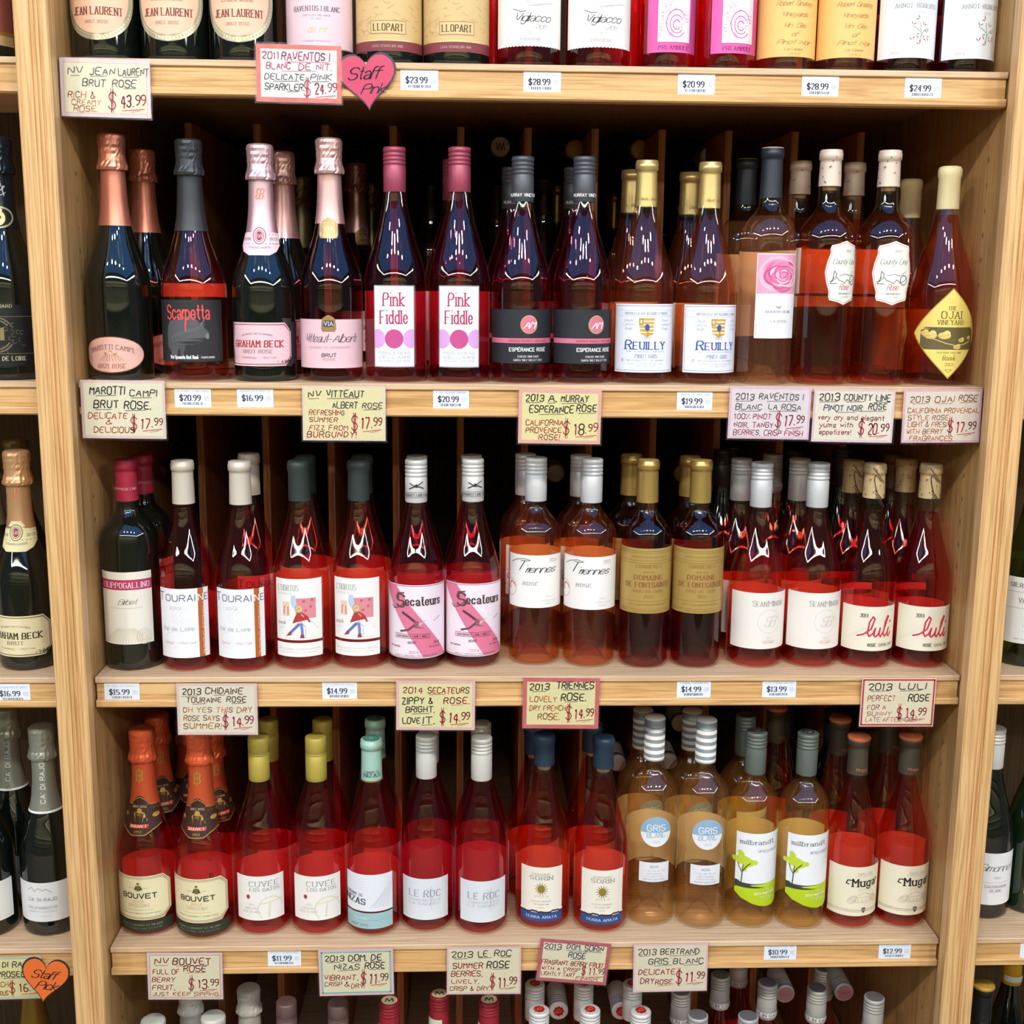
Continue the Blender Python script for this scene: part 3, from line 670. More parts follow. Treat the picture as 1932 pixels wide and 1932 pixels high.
def a_tour(L):
    w = .0365; L.rect(-w, .0205, w, .1165, paper('EDEEF2')); L.rect(.0205, .0205, .0285, .1165, 'B4602A', 1)
    L.text('T', -.0315, .0995, .0112, '5C5E6E', 'sans', .0085, bold=.1); L.text('OURAI', -.0035, .0995, .0086, '5C5E6E', 'sans', .040, bold=.12); L.text('N', .0245, .0995, .0086, 'F4F0EC', 'sans', .006, bold=.12); L.text('E', .0325, .0995, .0086, '5C5E6E', 'sans', .005, bold=.12)
    L.text('2013', -.010, .088, .0036, 'B4B6BE', 'sans', .016, bold=.1); L.text('Val de Loire', -.0085, .0585, .0054, '9C9EA8', 'sans', .045, bold=.1)
    for a_ in (.014, .010, .006): L.ring(.004-a_*.3, .080, a_, a_*.95, .0004, 'E4D6CE', 1, 22, .3+a_*60, 5+a_*60)
    L.ring(-.016, .045, .012, .011, .0004, 'EAD2C4', 1, 18, 1.4, 5.2); L.text('Gamay - Pinot noir', -.007, .040, .0036, 'C9A08C', 'script', .044)
    L.text('FRANCOIS CHIDAINE', .0262, .0600, .0042, 'F2DCC8', 'sans', .072, rot=-PI/2)
def a_hort(L):
    w = .0345; L.rect(-w, .0435, w, .1285, paper('F0EEE8')); L.rect(-w, .020, w, .0395, paper('F0EEE8')); L.text("L'HORTUS", -.014, .1125, .0076, 'B4BAB4', 'serif', .030); L.text('BERGERIE DE', -.018, .107, .0022, 'C4C8C4', 'serif', .02)
    L.rect(-.003, .074, .0245, .102, 'D98A92', 1); L.rect(-.022, .077, -.0115, .097, 'E4CDB0', 1); L.fan([(-.021, .080), (-.013, .078), (-.013, .090), (-.02, .091)], 'CC7C78', 2)
    L.fan([(-.009, .106), (-.003, .106), (-.001, .090), (-.007, .088), (-.010, .096)], 'B8CCDE', 2)
    for u, v in ((.008, .098), (.017, .09), (.010, .085), (.019, .099)): L.ell(u, v, .002, .002, 'C4606C', 2, 7)
    L.ell(.001, .0875, .0056, .0056, 'D8BC8C', 3, 10); L.ring(.001, .0875, .0052, .0052, .0006, 'A8844E', 4, 14); L.line([(-.002, .086), (.003, .089)], .0006, '8A6A3C', 4)
    L.fan([(-.008, .067), (.002, .070), (.013, .072), (.012, .076), (.006, .082), (.0, .083), (-.004, .077)], 'B03A38', 4); L.line([(.006, .081), (.012, .076), (.015, .069)], .0024, 'B03A38', 4)
    L.fan([(-.006, .064), (.004, .070), (.018, .070), (.027, .0595), (.010, .0615)], 'D4C4CC', 3)
    L.line([(.001, .066), (-.005, .060), (-.012, .053)], .0036, '5C74AC', 5); L.line([(.004, .066), (.005, .058), (.005, .050)], .0036, '6C84BC', 5)
    L.fan([(-.017, .049), (-.009, .051), (-.010, .056), (-.014, .053)], '9C343C', 6); L.fan([(.002, .047), (.008, .0465), (.007, .052), (.003, .051)], '9C343C', 6)
    L.text('rosé', -.024, .0655, .0045, '6A6A66', 'serif', .012); L.text('2013', -.024, .0595, .002, 'B8B8B4', 'serif', .008); L.line([(.010, .060), (.0095, .047)], .0005, '8A8A86'); L.line([(-.02, .0465), (.025, .0465)], .0003, 'B0B0AC')
    L.text('ROSÉ DE SAIGNEE COTEAUX DU LANGUEDOC', 0, .030, .0018, 'C0BDB8', 'serif', .060); L.text('MIS EN BOUTEILLE AU DOMAINE', 0, .0255, .0016, 'C0BDB8', 'serif', .050)
def a_sec(L):
    w = full(.0385, .985); n = 16; L.rect(-w, .0175, w, .1205, paper('EFE0E8')); v0, v1 = .0195, .1185; wi = w-.001
    rows = []
    for i in range(n+1):
        v = v0+(v1-v0)*i/n; t_ = (v1-v)/(v1-v0); a_ = -.052+t_*.062; b_ = -.028+t_*.078; a_ = max(a_, -wi); b_ = min(max(b_, -wi+.0002), wi); rows.append((v, a_, max(b_, a_+.0001)))
    L.shape(rows, 'DB7694', 1); L.frame(-wi, v0-.0005, wi, v1+.0005, .0007, '6E3848', 2)
    L.text('S', -.021, .0895, .0175, '5E443E', 'serif', .0115, bold=.2); L.text('ecateurs', .0115, .0925, .0112, '4E3A40', 'serif', .050, bold=.2, layer=4)
    L.line([(-.016, .0955), (-.024, .089), (-.032, .0865), (-.036, .0905)], .0016, '6E5440', 3); L.line([(-.016, .1095), (-.026, .108), (-.024, .102)], .002, '5E443E', 3)
    L.line([(-.018, .082), (-.010, .077), (0, .069)], .0034, '5E3844', 3); L.line([(-.021, .0555), (-.010, .058), (.0, .0665)], .0028, '6E4450', 3); L.ell(.001, .0675, .0035, .0035, '8E5C68', 4, 8)
    L.fan([(0, .069), (.014, .0715), (.006, .064)], 'C9B4BC', 4); L.fan([(.0, .065), (.012, .060), (.004, .0605), (-.003, .062)], '8E5C68', 4)
    L.line([(.026, .0695), (.031, .0715), (.036, .0745)], .0007, '5E443E', 3)
    L.frame(-.030, .0460, .020, .0520, .0006, '7E3E50', 3); L.text('BADENHORST FAMILY WINES', -.005, .0475, .0028, '7E3E50', 'serif', .045, bold=.2); L.text('ROSÉ', -.005, .0385, .0032, '5E3844', 'serif', .011, bold=.2)
    L.text('2014', -.003, .0245, .0036, 'D45C7C', 'serif', .013); L.text('Wine of South Africa', -.031, .0325, .0022, '6E4450', 'serif', .017); L.text('750 ml', .030, .037, .0034, '6E3848', 'serif', .010); L.text('Wine of South Africa', .028, .0325, .0017, '6E3848', 'serif', .018)
    L.text('Aplois 111, Malmesbury 7300, Kalmoesfontein', 0, .0208, .0017, '6E4450', 'serif', .062)
def n_sec(L):
    L.line([(-.008, .2560), (-.002, .2525), (.004, .254), (.010, .258)], .0012, '2E3234', 2); L.line([(-.009, .2485), (-.002, .2515), (.005, .2515), (.011, .249)], .0012, '2E3234', 2); L.ell(.001, .2525, .0022, .0022, '2E3234', 2, 7)
    L.line([(-.022, .2435), (.022, .2435)], .0004, '55585A'); L.line([(-.022, .2365), (.022, .2365)], .0004, '55585A'); L.text('BADENHORST FAMILY WINES', 0, .2382, .0034, '55585A', 'serif', .046)
def a_tri(L):
    w = full(.0362, .965); L.rect(-w, .0835, w, .1575, paper('F1EEE8'))
    L.text('T', -.024, .136, .0135, '3A3A40', 'script', .013, bold=.1); L.line([(-.038, .146), (-.030, .150), (-.018, .1525), (-.008, .1505)], .0008, '3A3A40'); L.text('riennes', .006, .1335, .0095, '3A3A40', 'script', .042, bold=.12)
    L.text('2013', .0245, .148, .0042, '9A9AA0', 'sans', .011, bold=.1); L.text('ROSÉ', -.008, .1155, .0044, '6A6A70', 'serif', .021)
    L.fan([(-.043, .107), (-.031, .111), (-.033, .116), (-.040, .119), (-.045, .113)], 'C8463C', 2); L.ring(-.040, .110, .0105, .012, .0006, 'C08078', 2, 20)
    L.text('France', .0185, .0985, .002, 'A8A8AC', 'script', .012); L.text('Sumeire Aubert', .0185, .093, .002, 'A8A8AC', 'script', .026); L.text('Provence', .0185, .0885, .002, 'A8A8AC', 'script', .012)
def a_font(L):
    w = full(.035, .99); G_ = 'A98B42'; L.rect(-w, .0795, w, .1705, foil('B89A55', .42, .25))
    for v in (.083, .0855, .0965, .150, .1535, .1665, .164): L.line([(-w, v), (w, v)], .0005, '7E6430', 1)
    L.text('CORBIERES', 0, .1435, .0042, '8A6A38', 'serif', .036); L.text('VIN DE PAYS', 0, .1365, .002, '8A6A38', 'serif', .016); L.text('DOMAINE', 0, .127, .0062, '8E5A36', 'serif', .040, bold=.2); L.text('DE FONTSAINTE', 0, .1165, .0066, '8E5A36', 'serif', .066, bold=.2)
    L.text('GRIS DE GRIS', 0, .109, .0038, '8A6A38', 'serif', .042); L.text('2013', 0, .1015, .004, '8A6A38', 'serif', .012); L.text('APPELLATION CORBIERES CONTROLEE', 0, .091, .0016, '8A6A38', 'serif', .056); L.text('IMPORTED BY KERMIT LYNCH', 0, .1575, .0018, '8A6A38', 'serif', .05); L.text('MIS EN BOUTEILLE', 0, .0805, .0016, '8A6A38', 'serif', .04)
def a_sean(L):
    w = full(.0389, .965); L.rect(-w, .0285, w, .108, paper('ECE6DC')); L.text('S', -.0135, .0895, .0075, 'A4A4A2', 'serif', .005); L.text('EAN', -.004, .0895, .0062, 'A4A4A2', 'serif', .013); L.text('M', .0085, .0895, .0075, 'A4A4A2', 'serif', .007); L.text('INOR', .0215, .0895, .0062, 'A4A4A2', 'serif', .016)
    L.ring(.008, .0675, .0165, .0165, .0009, 'DAD4CA', 1, 30); L.text('S', .0045, .0605, .014, 'D6D0C6', 'script', .008, bold=.12); L.text('B', .0115, .0605, .014, 'D6D0C6', 'script', .009, bold=.12)
    L.text('2013', .008, .043, .0022, 'C8BEB4', 'serif', .008); L.line([(.0, .0405), (.017, .0405)], .0003, 'D0A8A0'); L.text('VIN GRIS', .008, .0365, .0028, 'CCA8A0', 'serif', .017)
def a_luli(L):
    w = full(.0374, .985); L.rect(-w, .0265, w, .0895, paper('EBE4CE'))
    for i in range(7): L.line([(-.045+i*.004, .040+i*.003), (-.030+i*.006, .048+i*.0035), (-.012+i*.006, .086)], .0006, 'DFE0CC', 1)
    L.text('2013', -.018, .0745, .0046, '3A3A38', 'sans', .010, bold=.16)
    R_ = 'CC2E48'
    L.line([(-.026, .0475), (-.018, .0500), (-.008, .058), (-.0035, .0725), (-.006, .0755), (-.0105, .0680), (-.0125, .0520), (-.010, .0475), (-.005, .0520), (-.002, .0595)], .0022, R_, 3)
    L.line([(-.002, .0595), (-.004, .0490), (-.001, .0470), (.003, .0520), (.005, .0595), (.0035, .0495), (.006, .0470), (.010, .0540), (.016, .0700), (.0185, .0745), (.0165, .0760), (.0125, .0680), (.010, .0510), (.0125, .0470), (.017, .0520), (.0195, .0590), (.0175, .0490), (.020, .0465), (.024, .0520)], .0022, R_, 3)
    L.line([(.0215, .0665), (.0225, .0685)], .0026, R_, 3)
    L.text('ROSÉ', -.006, .033, .0040, '4A4A46', 'sans', .011, bold=.18); L.text('CENTRAL COAST', .0165, .033, .0038, '7A7A74', 'sans', .026, bold=.12)
def n_luli(L): L.text('luli', -.006, .2590, .013, '3A3228', 'script', .040, rot=-PI/2+.12, bold=.09)
def a_bou(L):
    octo(L, -.055, .047, .027, .0935, .012, paper('E9DFB4'), 0)
    for e, ww in ((.002, .0006), (.004, .0005)): L.line([(-.053, .027+e), (.035-e*.3, .027+e), (.047-e, .039+e*.4), (.047-e, .0815-e*.4), (.035-e*.3, .0935-e), (-.053, .0935-e)], ww, '5E5434', 2)
    L.text('BOUVET', 0, .0605, .0068, '2E2A20', 'sans', .050, bold=.21); L.ell(0, .0755, .004, .0045, '7A6A3E', 2, 8); L.fan([(-.006, .073), (-.003, .080), (-.002, .073)], '4A4430', 3); L.fan([(.006, .073), (.003, .080), (.002, .073)], '4A4430', 3); L.ell(0, .0825, .0022, .0018, '8A7434', 3, 6)
    L.line([(-.014, .0755), (-.006, .0755)], .0004, '7A6A3E'); L.line([(.006, .0755), (.014, .0755)], .0004, '7A6A3E')
    L.text('ROSÉ', 0, .0535, .004, 'D0A890', 'serif', .016); L.text('EXCELLENCE', 0, .0475, .004, 'D0A890', 'serif', .030); L.line([(-.02, .0425), (.02, .0425)], .0003, '9A8A5C'); L.text('METHODE TRADITIONNELLE SAUMUR FRANCE', 0, .0365, .0016, '8A7A4E', 'serif', .060)
    w = full(.0408, .95); L.rect(-w, .0100, w, .0255, '2E3526', 0); L.text('BOUVET LADUBAY ST HILAIRE', 0, .0185, .002, 'B8B48C', 'serif', .064); L.text('PRODUCT OF FRANCE 750 ML 12.5% ALC VOL', 0, .0135, .0018, '8E8C6E', 'serif', .062)
def n_bou(L):
    K = '3A1E16'; g = foil('C9A24A', .35, .5)
    L.shape([(.150, -.010, .010), (.156, -.020, .020), (.162, -.032, .034), (.183, -.030, .032), (.190, -.028, .030), (.193, -.014, .014), (.200, -.007, .007), (.204, -.002, .002)], K, 1)
    L.line([(-.032, .163), (-.020, .1575), (-.010, .1515), (.010, .1515), (.020, .1575), (.034, .163)], .0009, g, 2); L.line([(-.028, .189), (-.014, .1915), (-.007, .1985), (0, .2025), (.007, .1985), (.014, .1915), (.030, .189)], .0009, g, 2)
    L.line([(-.031, .185), (-.015, .1865)], .0006, g, 2); L.line([(.015, .1865), (.031, .185)], .0006, g, 2); L.text('BRUT ROSE', 0, .188, .0026, 'C8B890', 'serif', .020, arc=8)
    L.ell(0, .175, .0075, .0085, g, 2, 10); L.ell(0, .175, .004, .005, '7A5A24', 3, 8); L.fan([(-.012, .170), (-.006, .182), (-.005, .168)], g, 3); L.fan([(.012, .170), (.006, .182), (.005, .168)], g, 3); L.ell(0, .184, .0035, .003, g, 3, 7)
    L.shape([(.161, -.013, .013), (.1655, -.014, .014)], 'C8402E', 3); L.text('BOUVET', 0, .1615, .003, 'F0D8B0', 'serif', .022, bold=.2, layer=5); L.text('1851', 0, .1545, .003, g, 'serif', .010)
    L.ell(.024, .176, .006, .003, g, 3, 7); L.ell(-.024, .176, .006, .003, g, 3, 7); L.text('B', 0, .225, .016, foil('C9A24A', .35, .5), 'serif', .008, bold=.12); L.line([(0, .222), (0, .244)], .0012, foil('C9A24A', .35, .5), 4)
def a_cuv(L):
    w = .037; L.rect(-w, .025, w, .092, paper('F0ECE4')); L.text('CUVÉE', .0065, .0765, .0075, '6E706C', 'serif', .042, bold=.11); L.text('LOS GATOS', .0075, .0695, .0046, '7E807C', 'serif', .042)
    L.ell(-.0165, .0605, .0028, .0033, 'A03C44', 1, 8); R = []
    L.ring(.0155, .041, .0185, .0185, .0016, 'E0D8BC', 1, 20, -.25*PI*0+.15, PI-.05) ; L.line([(-.001, .050), (.033, .054)], .0016, 'E0D8BC', 1); L.line([(.0145, .052), (.0125, .030)], .0022, 'E0D8BC', 1); L.line([(-.003, .041), (-.001, .034), (.003, .028)], .0016, 'E0D8BC', 1)
    for i, t_ in enumerate(('2013', 'SANTA CRUZ', 'ROSÉ OF PINOT')): L.text(t_, -.012, .0475-.0055*i, .0028, 'C8C4BC', 'serif', (.008, .02, .026)[i])
def a_niz(L):
    w = .0385; L.rect(-w, .040, w, .096, paper('E7E9EE')); L.rect(-w, .0135, w, .0375, '9EC0C2', 0)
    for i in range(5): L.line([(-.034, .088-.004*i), (.004, .089-.004*i)], .0004, 'D4D6DE', 1)
    for k in range(9): L.line([(.004+.003*k, .046), (.010+.0035*k, .052+.004*k), (.016+.0025*k, .060+.0035*k)], .0008, 'D3D5DE' if k % 2 else 'C6C9D4', 1)
    L.text('DOMAINE DE', -.0215, .0635, .0042, '4A4C58', 'serif', .030, rot=-.1); L.text('NIZAS', -.0205, .052, .0085, '2E3038', 'serif', .034, bold=.2, rot=-.12)
    L.text('Languedoc', -.013, .0275, .0055, 'CFE2E2', 'script', .028); L.text('ROSÉ 2013', -.013, .0175, .0030, '4E6E70', 'sans', .026); L.line([(-w, .0265), (w, .0265)], .0005, '7EA6A8', 1)
def n_niz(L): L.text('DOMAINE DE', .004, .2385, .0028, '4A6A60', 'serif', .020); L.text('NIZAS', .004, .2325, .0048, '2E4A42', 'serif', .024, bold=.18); L.text('NIZAS', -.026, .2325, .0048, '2E4A42', 'serif', .020, bold=.18); L.line([(-.044, .2255), (.044, .2255)], .0018, foil('C9A24A'), 2)
def a_roc(L):
    w = .0375; L.rect(-w, .021, w, .084, paper('DDE1E4')); L.text('LE ROC', 0, .0565, .0098, '6A6470', 'serif', .046, bold=.09); L.text('FRONTON 2013', 0, .050, .0030, 'A8A8B0', 'serif', .045); L.text('LA SAIGNÉE', 0, .0445, .0034, 'A8A8B0', 'serif', .045)
    L.line([(.010, .073), (.008, .056), (.010, .038)], .0006, 'B4B8C8', 1); L.line([(.005, .070), (.011, .056), (.007, .042)], .0006, 'B4B8C8', 1)
def a_sor(L):
    w = .0325; L.rect(-w, .0225, w, .0985, paper('EFE8D8')); L.rect(-w, .0155, w, .0290, '2F4C86', 1); R = random.Random(4); n = 20; q = [(-w+2*w*i/n, .0305+R.uniform(-.0013, .0015)) for i in range(n+1)]
    L.line(q, .0028, '3E2C28', 2); L.line([(u, v+.0024) for u, v in q], .0026, paper('EFE8D8'), 3); L.text('TERRA AMATA', 0, .0205, .0036, 'D8DCE8', 'serif', .046, bold=.19, layer=5)
    L.text('DOMAINE', 0, .0865, .0030, '8E8A80', 'serif', .026); L.text('SORIN', 0, .0795, .0056, '6E6A64', 'serif', .033); L.ell(0, .0655, .0056, .0062, '8E7A34', 2, 10)
    for i in range(14): a_ = i*2*PI/14; L.fan([(.0062*math.cos(a_-.12), .0655+.0066*math.sin(a_-.12)), (.0105*math.cos(a_+.05), .0655+.0110*math.sin(a_+.05)), (.0062*math.cos(a_+.14), .0655+.0066*math.sin(a_+.14))], '8E7A34', 2)
    L.text('2013', 0, .0525, .0030, 'B0AAA0', 'serif', .020); L.text('COTES DE PROVENCE', 0, .0455, .0020, 'A09A90', 'serif', .030); L.text('LUC ET SERGE SORIN', 0, .041, .0018, 'A09A90', 'serif', .022); L.text('ROSÉ', 0, .036, .0018, 'B0AAA0', 'serif', .008)
def a_gris(L):
    cv = .1475; rr = .0228
    L.ell(.001, cv, rr, rr, 'E9EAEC', 0, 18); L.ell(.001, cv, rr, rr, '8FB0C8', 1, 12, -.05, PI/2)
    L.text('GRIS', .001, cv+.0015, .0092, 'EEF0F2', 'sans', .026, bold=.13); L.text('BLANC', .001, cv-.0085, .0086, 'A8C0D0', 'sans', .026, bold=.13); L.text('2013', .001, cv-.0165, .0030, 'C0C4C8', 'sans', .010)
    L.rect(-.0225, .0705, .0225, .1005, paper('E6E7EA')); L.text('ROSÉ', 0, .0925, .0032, '8E9098', 'serif', .012)
    for i, ww in enumerate((.030, .022, .026)): L.text(('A very crisp dry rosé', 'drunk everywhere', 'in the South of France')[i], 0, .087-.0045*i, .0022, 'A4A6AE', 'script', ww)
    L.text('GERARD BERTRAND', 0, .0735, .0018, '8E9098', 'sans', .032)
def a_mil(L):
    w = .0365; L.rect(-w, .070, w, .1475, paper('EFF1F2')); L.shape([(.064, -w, w*.2), (.0705, -w, w), (.0735, -w, -w*.3)], '3A4038', 1)
    L.shape([(.034, .012, .026), (.036, .002, .0325), (.040, -.010, w), (.047, -.026, w), (.055, -w, w), (.062, -w, w), (.068, -.012, w), (.0715, .020, w)], 'B5CC1E', 2)
    L.text('milbrandt', -.0045, .131, .0062, '55585A', 'serif', .050); L.text('vineyards', .012, .119, .0050, '6E7274', 'script', .034); L.line([(.030, .142), (.034, .138), (.028, .126)], .0006, '8E9294')
    R = random.Random(2)
    for i in range(30): L.ell(-.020+R.gauss(0, .0052), .1065+R.gauss(0, .0045), .0042, .0038, 'C3D63A', 3, 6)
    L.line([(-.026, .072), (-.025, .088), (-.020, .096), (-.014, .102)], .0014, '2E3428', 4); L.line([(-.025, .086), (-.030, .094), (-.032, .100)], .0011, '2E3428', 4); L.line([(-.025, .088), (-.024, .099)], .001, '2E3428', 4)
    for i in range(22):
        a, b = R.uniform(-.006, .030), R.uniform(.094, .114); L.fan([(a, b), (a+.0012, b+.0003), (a+.0004, b+.001)], 'C8CACA', 3)
    L.text('TRADITIONS', .018, .0595, .0020, 'EFF2D8', 'sans', .018); L.text('2013 PINOT GRIS', .0110, .0535, .0034, 'EFF2D8', 'sans', .036, bold=.18); L.text('COLUMBIA VALLEY', .0135, .0490, .0022, 'E4EAC0', 'sans', .024); L.text('WASHINGTON', .019, .0455, .0020, 'E4EAC0', 'sans', .016)
def a_mug(L):
    w = full(.0375, .975); L.rect(-w, .022, w, .098, paper('ECE3C8')); L.text('RIOJA', .006, .0855, .0034, 'A8A28C', 'serif', .022); L.line([(-.010, .0835), (.022, .0835)], .0003, 'A8A28C')
    L.text('Muga', .006, .0680, .0115, '2A2620', 'serif', .036, bold=.2); L.line([(-.012, .0775), (-.019, .0775), (-.021, .0725), (-.017, .0715)], .0016, '2A2620'); L.line([(.024, .0700), (.029, .0740), (.028, .0775), (.0235, .0760)], .0014, '2A2620'); L.text('2013', .006, .0620, .0028, 'B4AE98', 'serif', .020)
    C = 'B0A690'; L.line([(-.009, .0515), (.006, .0585), (.021, .0515)], .0006, C, 1); L.frame(-.007, .0430, .019, .0510, .0005, C, 1)
    for x in (-.003, .003, .009, .015): L.frame(x-.001, .0430, x+.001, .0475, .0004, C, 1)
    for i in range(6): L.ring(-.014+.001*i, .045+.001*i, .005, .004, .0004, 'C4BCA4', 1, 8); L.ring(.026-.001*i, .045+.001*i, .005, .004, .0004, 'C4BCA4', 1, 8)
    L.line([(-w, .0315), (w, .0315)], .0005, '5A3428'); L.line([(-w, .0290), (w, .0290)], .0004, '5A3428'); L.shape([(.0265, .0055, .0065), (.030, .003, .009), (.035, .003, .009)], '5A4A44', 2); L.text('M', .006, .030, .0028, 'E8E0C8', 'serif', .003)
def n_mug(L): L.text('Muga', .0, .2345, .0042, 'B8704C', 'serif', .015, bold=.18)
def a_laf(L):
    w = full(.041); L.rect(-w, .018, w, .0955, ink('17181B')); L.text('GUÉGNIARD', .002, .0925, .0034, 'C8C2A0', 'serif', .034) 
    for a_ in (.022, .0185): L.ring(-.002, .058, a_, a_, .0016, '77704E', 1, 30, .7, 5.7)
    R = random.Random(6)
    for i in range(40): L.ring(R.uniform(-.030, .032), R.uniform(.036, .078), .0026, .0024, .0006, '6E6848', 2, 7, R.uniform(0, 3), R.uniform(4, 6))
    L.rect(-.006, .051, .008, .067, foil('8E8452', .4, .3), 3); L.line([(-w, .081), (w, .081)], .0005, '8E8452'); L.line([(-w, .034), (w, .034)], .0005, '8E8452'); L.text('CRÉMANT DE LOIRE'.replace('É', 'É'), .002, .0255, .0050, 'D0CAB0', 'serif', .062)
def n_laf(L):
    L.text('BRUT', .006, .255, .0065, 'D8D2A8', 'sans', .022, rot=PI/2, bold=.15); L.text('&', .005, .232, .012, 'C8C8D0', 'script', .009); L.ell(.002, .205, .019, .014, foil('B4AC80', .4, .3), 1, 12); L.ell(.002, .205, .0165, .0118, '15171C', 2, 12); L.ell(.002, .204, .0085, .0095, foil('CFC48E', .4, .3), 3, 10); L.ell(.002, .214, .005, .003, foil('CFC48E', .4, .3), 4, 7)
    L.ell(-.0005, .205, .0012, .0016, '2A2A24', 5, 6); L.ell(.0045, .205, .0012, .0016, '2A2A24', 5, 6)
def a_rajo(L):
    w = full(.040, .96); L.shape([(.024, -w+.003, w), (.027, -w, w), (.080, -w, w), (.083, -w+.003, w)], paper('E4E3DF'), 0)
    L.line([(-.020, .072), (-.014, .076), (-.010, .070), (-.004, .075), (.002, .071), (.006, .0735), (.014, .068)], .0007, '7E8086'); L.text("CA' DI RAJO", 0, .0555, .0045, '5C5E62', 'sans', .040, bold=.12); L.text('VALDOBBIADENE', 0, .0435, .0038, 'A0A0A2', 'serif', .042); L.text('PROSECCO SUPERIORE', 0, .0385, .0020, 'A8A8AA', 'serif', .040); L.text('MILLESIMATO', 0, .032, .0016, 'B8B8BA', 'serif', .022)
def n_rajo(L): L.text("CA' DI RAJO", .006, .222, .0062, 'F0F0EE', 'sans', .058, rot=PI/2, bold=.14); L.line([(-.052, .1805), (.052, .1805)], .003, 'ECECE6', 2)
def a_viog(L):
    w = full(.038); L.rect(-w, .034, w, .128, paper('ECECE8')); L.text('SIERRA V A L', -.012, .1145, .0055, '55565A', 'serif', .054); L.line([(-w, .1075), (w, .1075)], .0004, '8A8A8A'); L.text('Viognier', -.012, .0925, .0062, '7E8084', 'serif', .028); L.line([(-w, .0845), (w, .0845)], .0004, '8A8A8A')
    R = random.Random(9)
    for i in range(60): L.fan((lambda a, b: [(a, b), (a+.001, b), (a+.0005, b+.001)])(R.uniform(-.02, .03), R.uniform(.050, .074)), 'A0A0A2', 2)
    L.text('Sierra Foothills', -.02, .0395, .0022, '9A9A9C', 'script', .022)
def a_sauv(L):
    w = full(.038, .97); L.rect(-w, .024, w, .105, paper('ECECEA')); L.text('Simonnet', .004, .077, .0110, '6E7278', 'script', .052); L.text('2013', .004, .065, .003, '9A9CA0', 'serif', .010); L.line([(-.022, .059), (.030, .059)], .0004, '9A9CA0'); L.text('SAUVIGNON', .004, .051, .0038, '7A7C82', 'serif', .034); L.text('BLANC', .004, .0445, .0038, '7A7C82', 'serif', .018)
def a_green(L): L.shape([(.030, -.020, .036), (.034, -.024, .040), (.098, -.024, .040), (.102, -.020, .036)], paper('E4DFCC'), 0)
def a_llbr(L):
    w = full(.042); L.rect(-w, .030, w, .14, paper('8A4A40')); L.rect(-w, .0305, w, .0345, foil('C9A24A'), 1); L.text('VEN', .030, .066, .006, 'E0C0A8', 'serif', .012); L.text('N & P', .030, .052, .004, 'E0C0A8', 'serif', .012); L.rect(-w, .018, w, .030, 'B89C6C', 1)
def band(t_, c='4A4A4C', bg='DADAD6', v=.232):
    def f(L): L.rect(-.045, v-.002, .045, v+.007, bg, 1); L.text(t_, 0, v, .0048, c, 'serif', .060, bold=.17); L.line([(-.045, v+.007), (.045, v+.007)], .0005, c, 2); L.line([(-.045, v-.002), (.045, v-.002)], .0005, c, 2)
    return f
def topdisc(name, fn, r=.0118, dz=.0001):
    def x(root, t):
        L = Lab(plane_surf((0, 0, t.h+dz), (1, 0, 0), (0, 1, 0), (0, 0, 1))); fn(L, r); L.M.obj(name, root)
    return x
def d_m(L, r): L.ell(0, 0, r, r, 'E4D6A8', 1, 12); L.line([(-.006, -.004), (-.004, .004), (0, -.003), (.004, .004), (.006, -.004)], .0018, '4A3020', 2)
def d_flower(L, r):
    for i in range(8): a_ = i*PI/4; L.ell(.0055*math.cos(a_), .0055*math.sin(a_), .0030, .0030, 'C8281E', 1, 7)
    L.ell(0, 0, .0048, .0048, 'C8281E', 2, 8); L.ring(.001, .001, .003, .003, .0007, 'E88A70', 3, 9); L.ring(-.004, -.002, .002, .002, .0006, 'E88A70', 3, 8)
def d_wm(L, r): L.ell(0, 0, r, r, 'E6DEC8', 1, 12); L.line([(-.0065, .0055), (-.004, -.0055), (-.001, .0055)], .0017, '7A2A28', 2); L.line([(-.001, .0055), (.002, -.0055), (.0045, .0055), (.007, -.005)], .0017, '7A2A28', 2)
def d_emb(c, c2):
    def f(L, r): L.ring(0, 0, r*.9, r*.9, .0006, c, 1, 20); L.ring(0, 0, r*.5, r*.35, .0006, c2, 1, 12); L.ring(.001, .001, r*.25, r*.4, .0006, c2, 2, 10)
    return f
def d_pink(L, r): L.ell(0, 0, r, r, 'A86A6C', 1, 12); L.text('MOULIN', 0, -.0012, .0024, '7E3A40', 'serif', .014)
def d_green(L, r): L.ell(0, 0, r, r, '3E8A74', 1, 12); L.ring(0, 0, .007, .007, .0005, 'CFE6DC', 2, 14); L.text('N', 0, -.003, .006, 'CFE6DC', 'serif')
def d_black(L, r): L.ring(0, 0, r*.9, r*.9, .0007, 'A8B0A4', 1, 18); L.line([(-.006, -.002), (0, .005), (.005, -.001), (-.002, -.005), (.006, .003)], .0007, 'A8B0A4', 2)
def d_dots(L, r):
    R = random.Random(1)
    for i in range(10): L.ell(R.uniform(-.007, .007), R.uniform(-.006, .006), .0006, .0006, '6A2A18', 2, 5)
def x_rim(col):
    def x(root, t):
        M = MB(); m = foil(col, .4, .2); h = t.h; M.lathe([(.0158, h-.0045), (.0164, h-.0036), (.0164, h-.0010), (.0155, h+.0006), (0, h+.0008)], 28, m); M.obj('cap_rim', root)
        L = Lab(plane_surf((0, 0, h+.0009), (1, 0, 0), (0, 1, 0), (0, 0, 1))); d_dots(L, .012); L.M.obj('cap_print', root)
    return x
def a_plain(c, v0, v1, hw):
    return lambda L: L.rect(-hw, v0, hw, v1, paper(c))
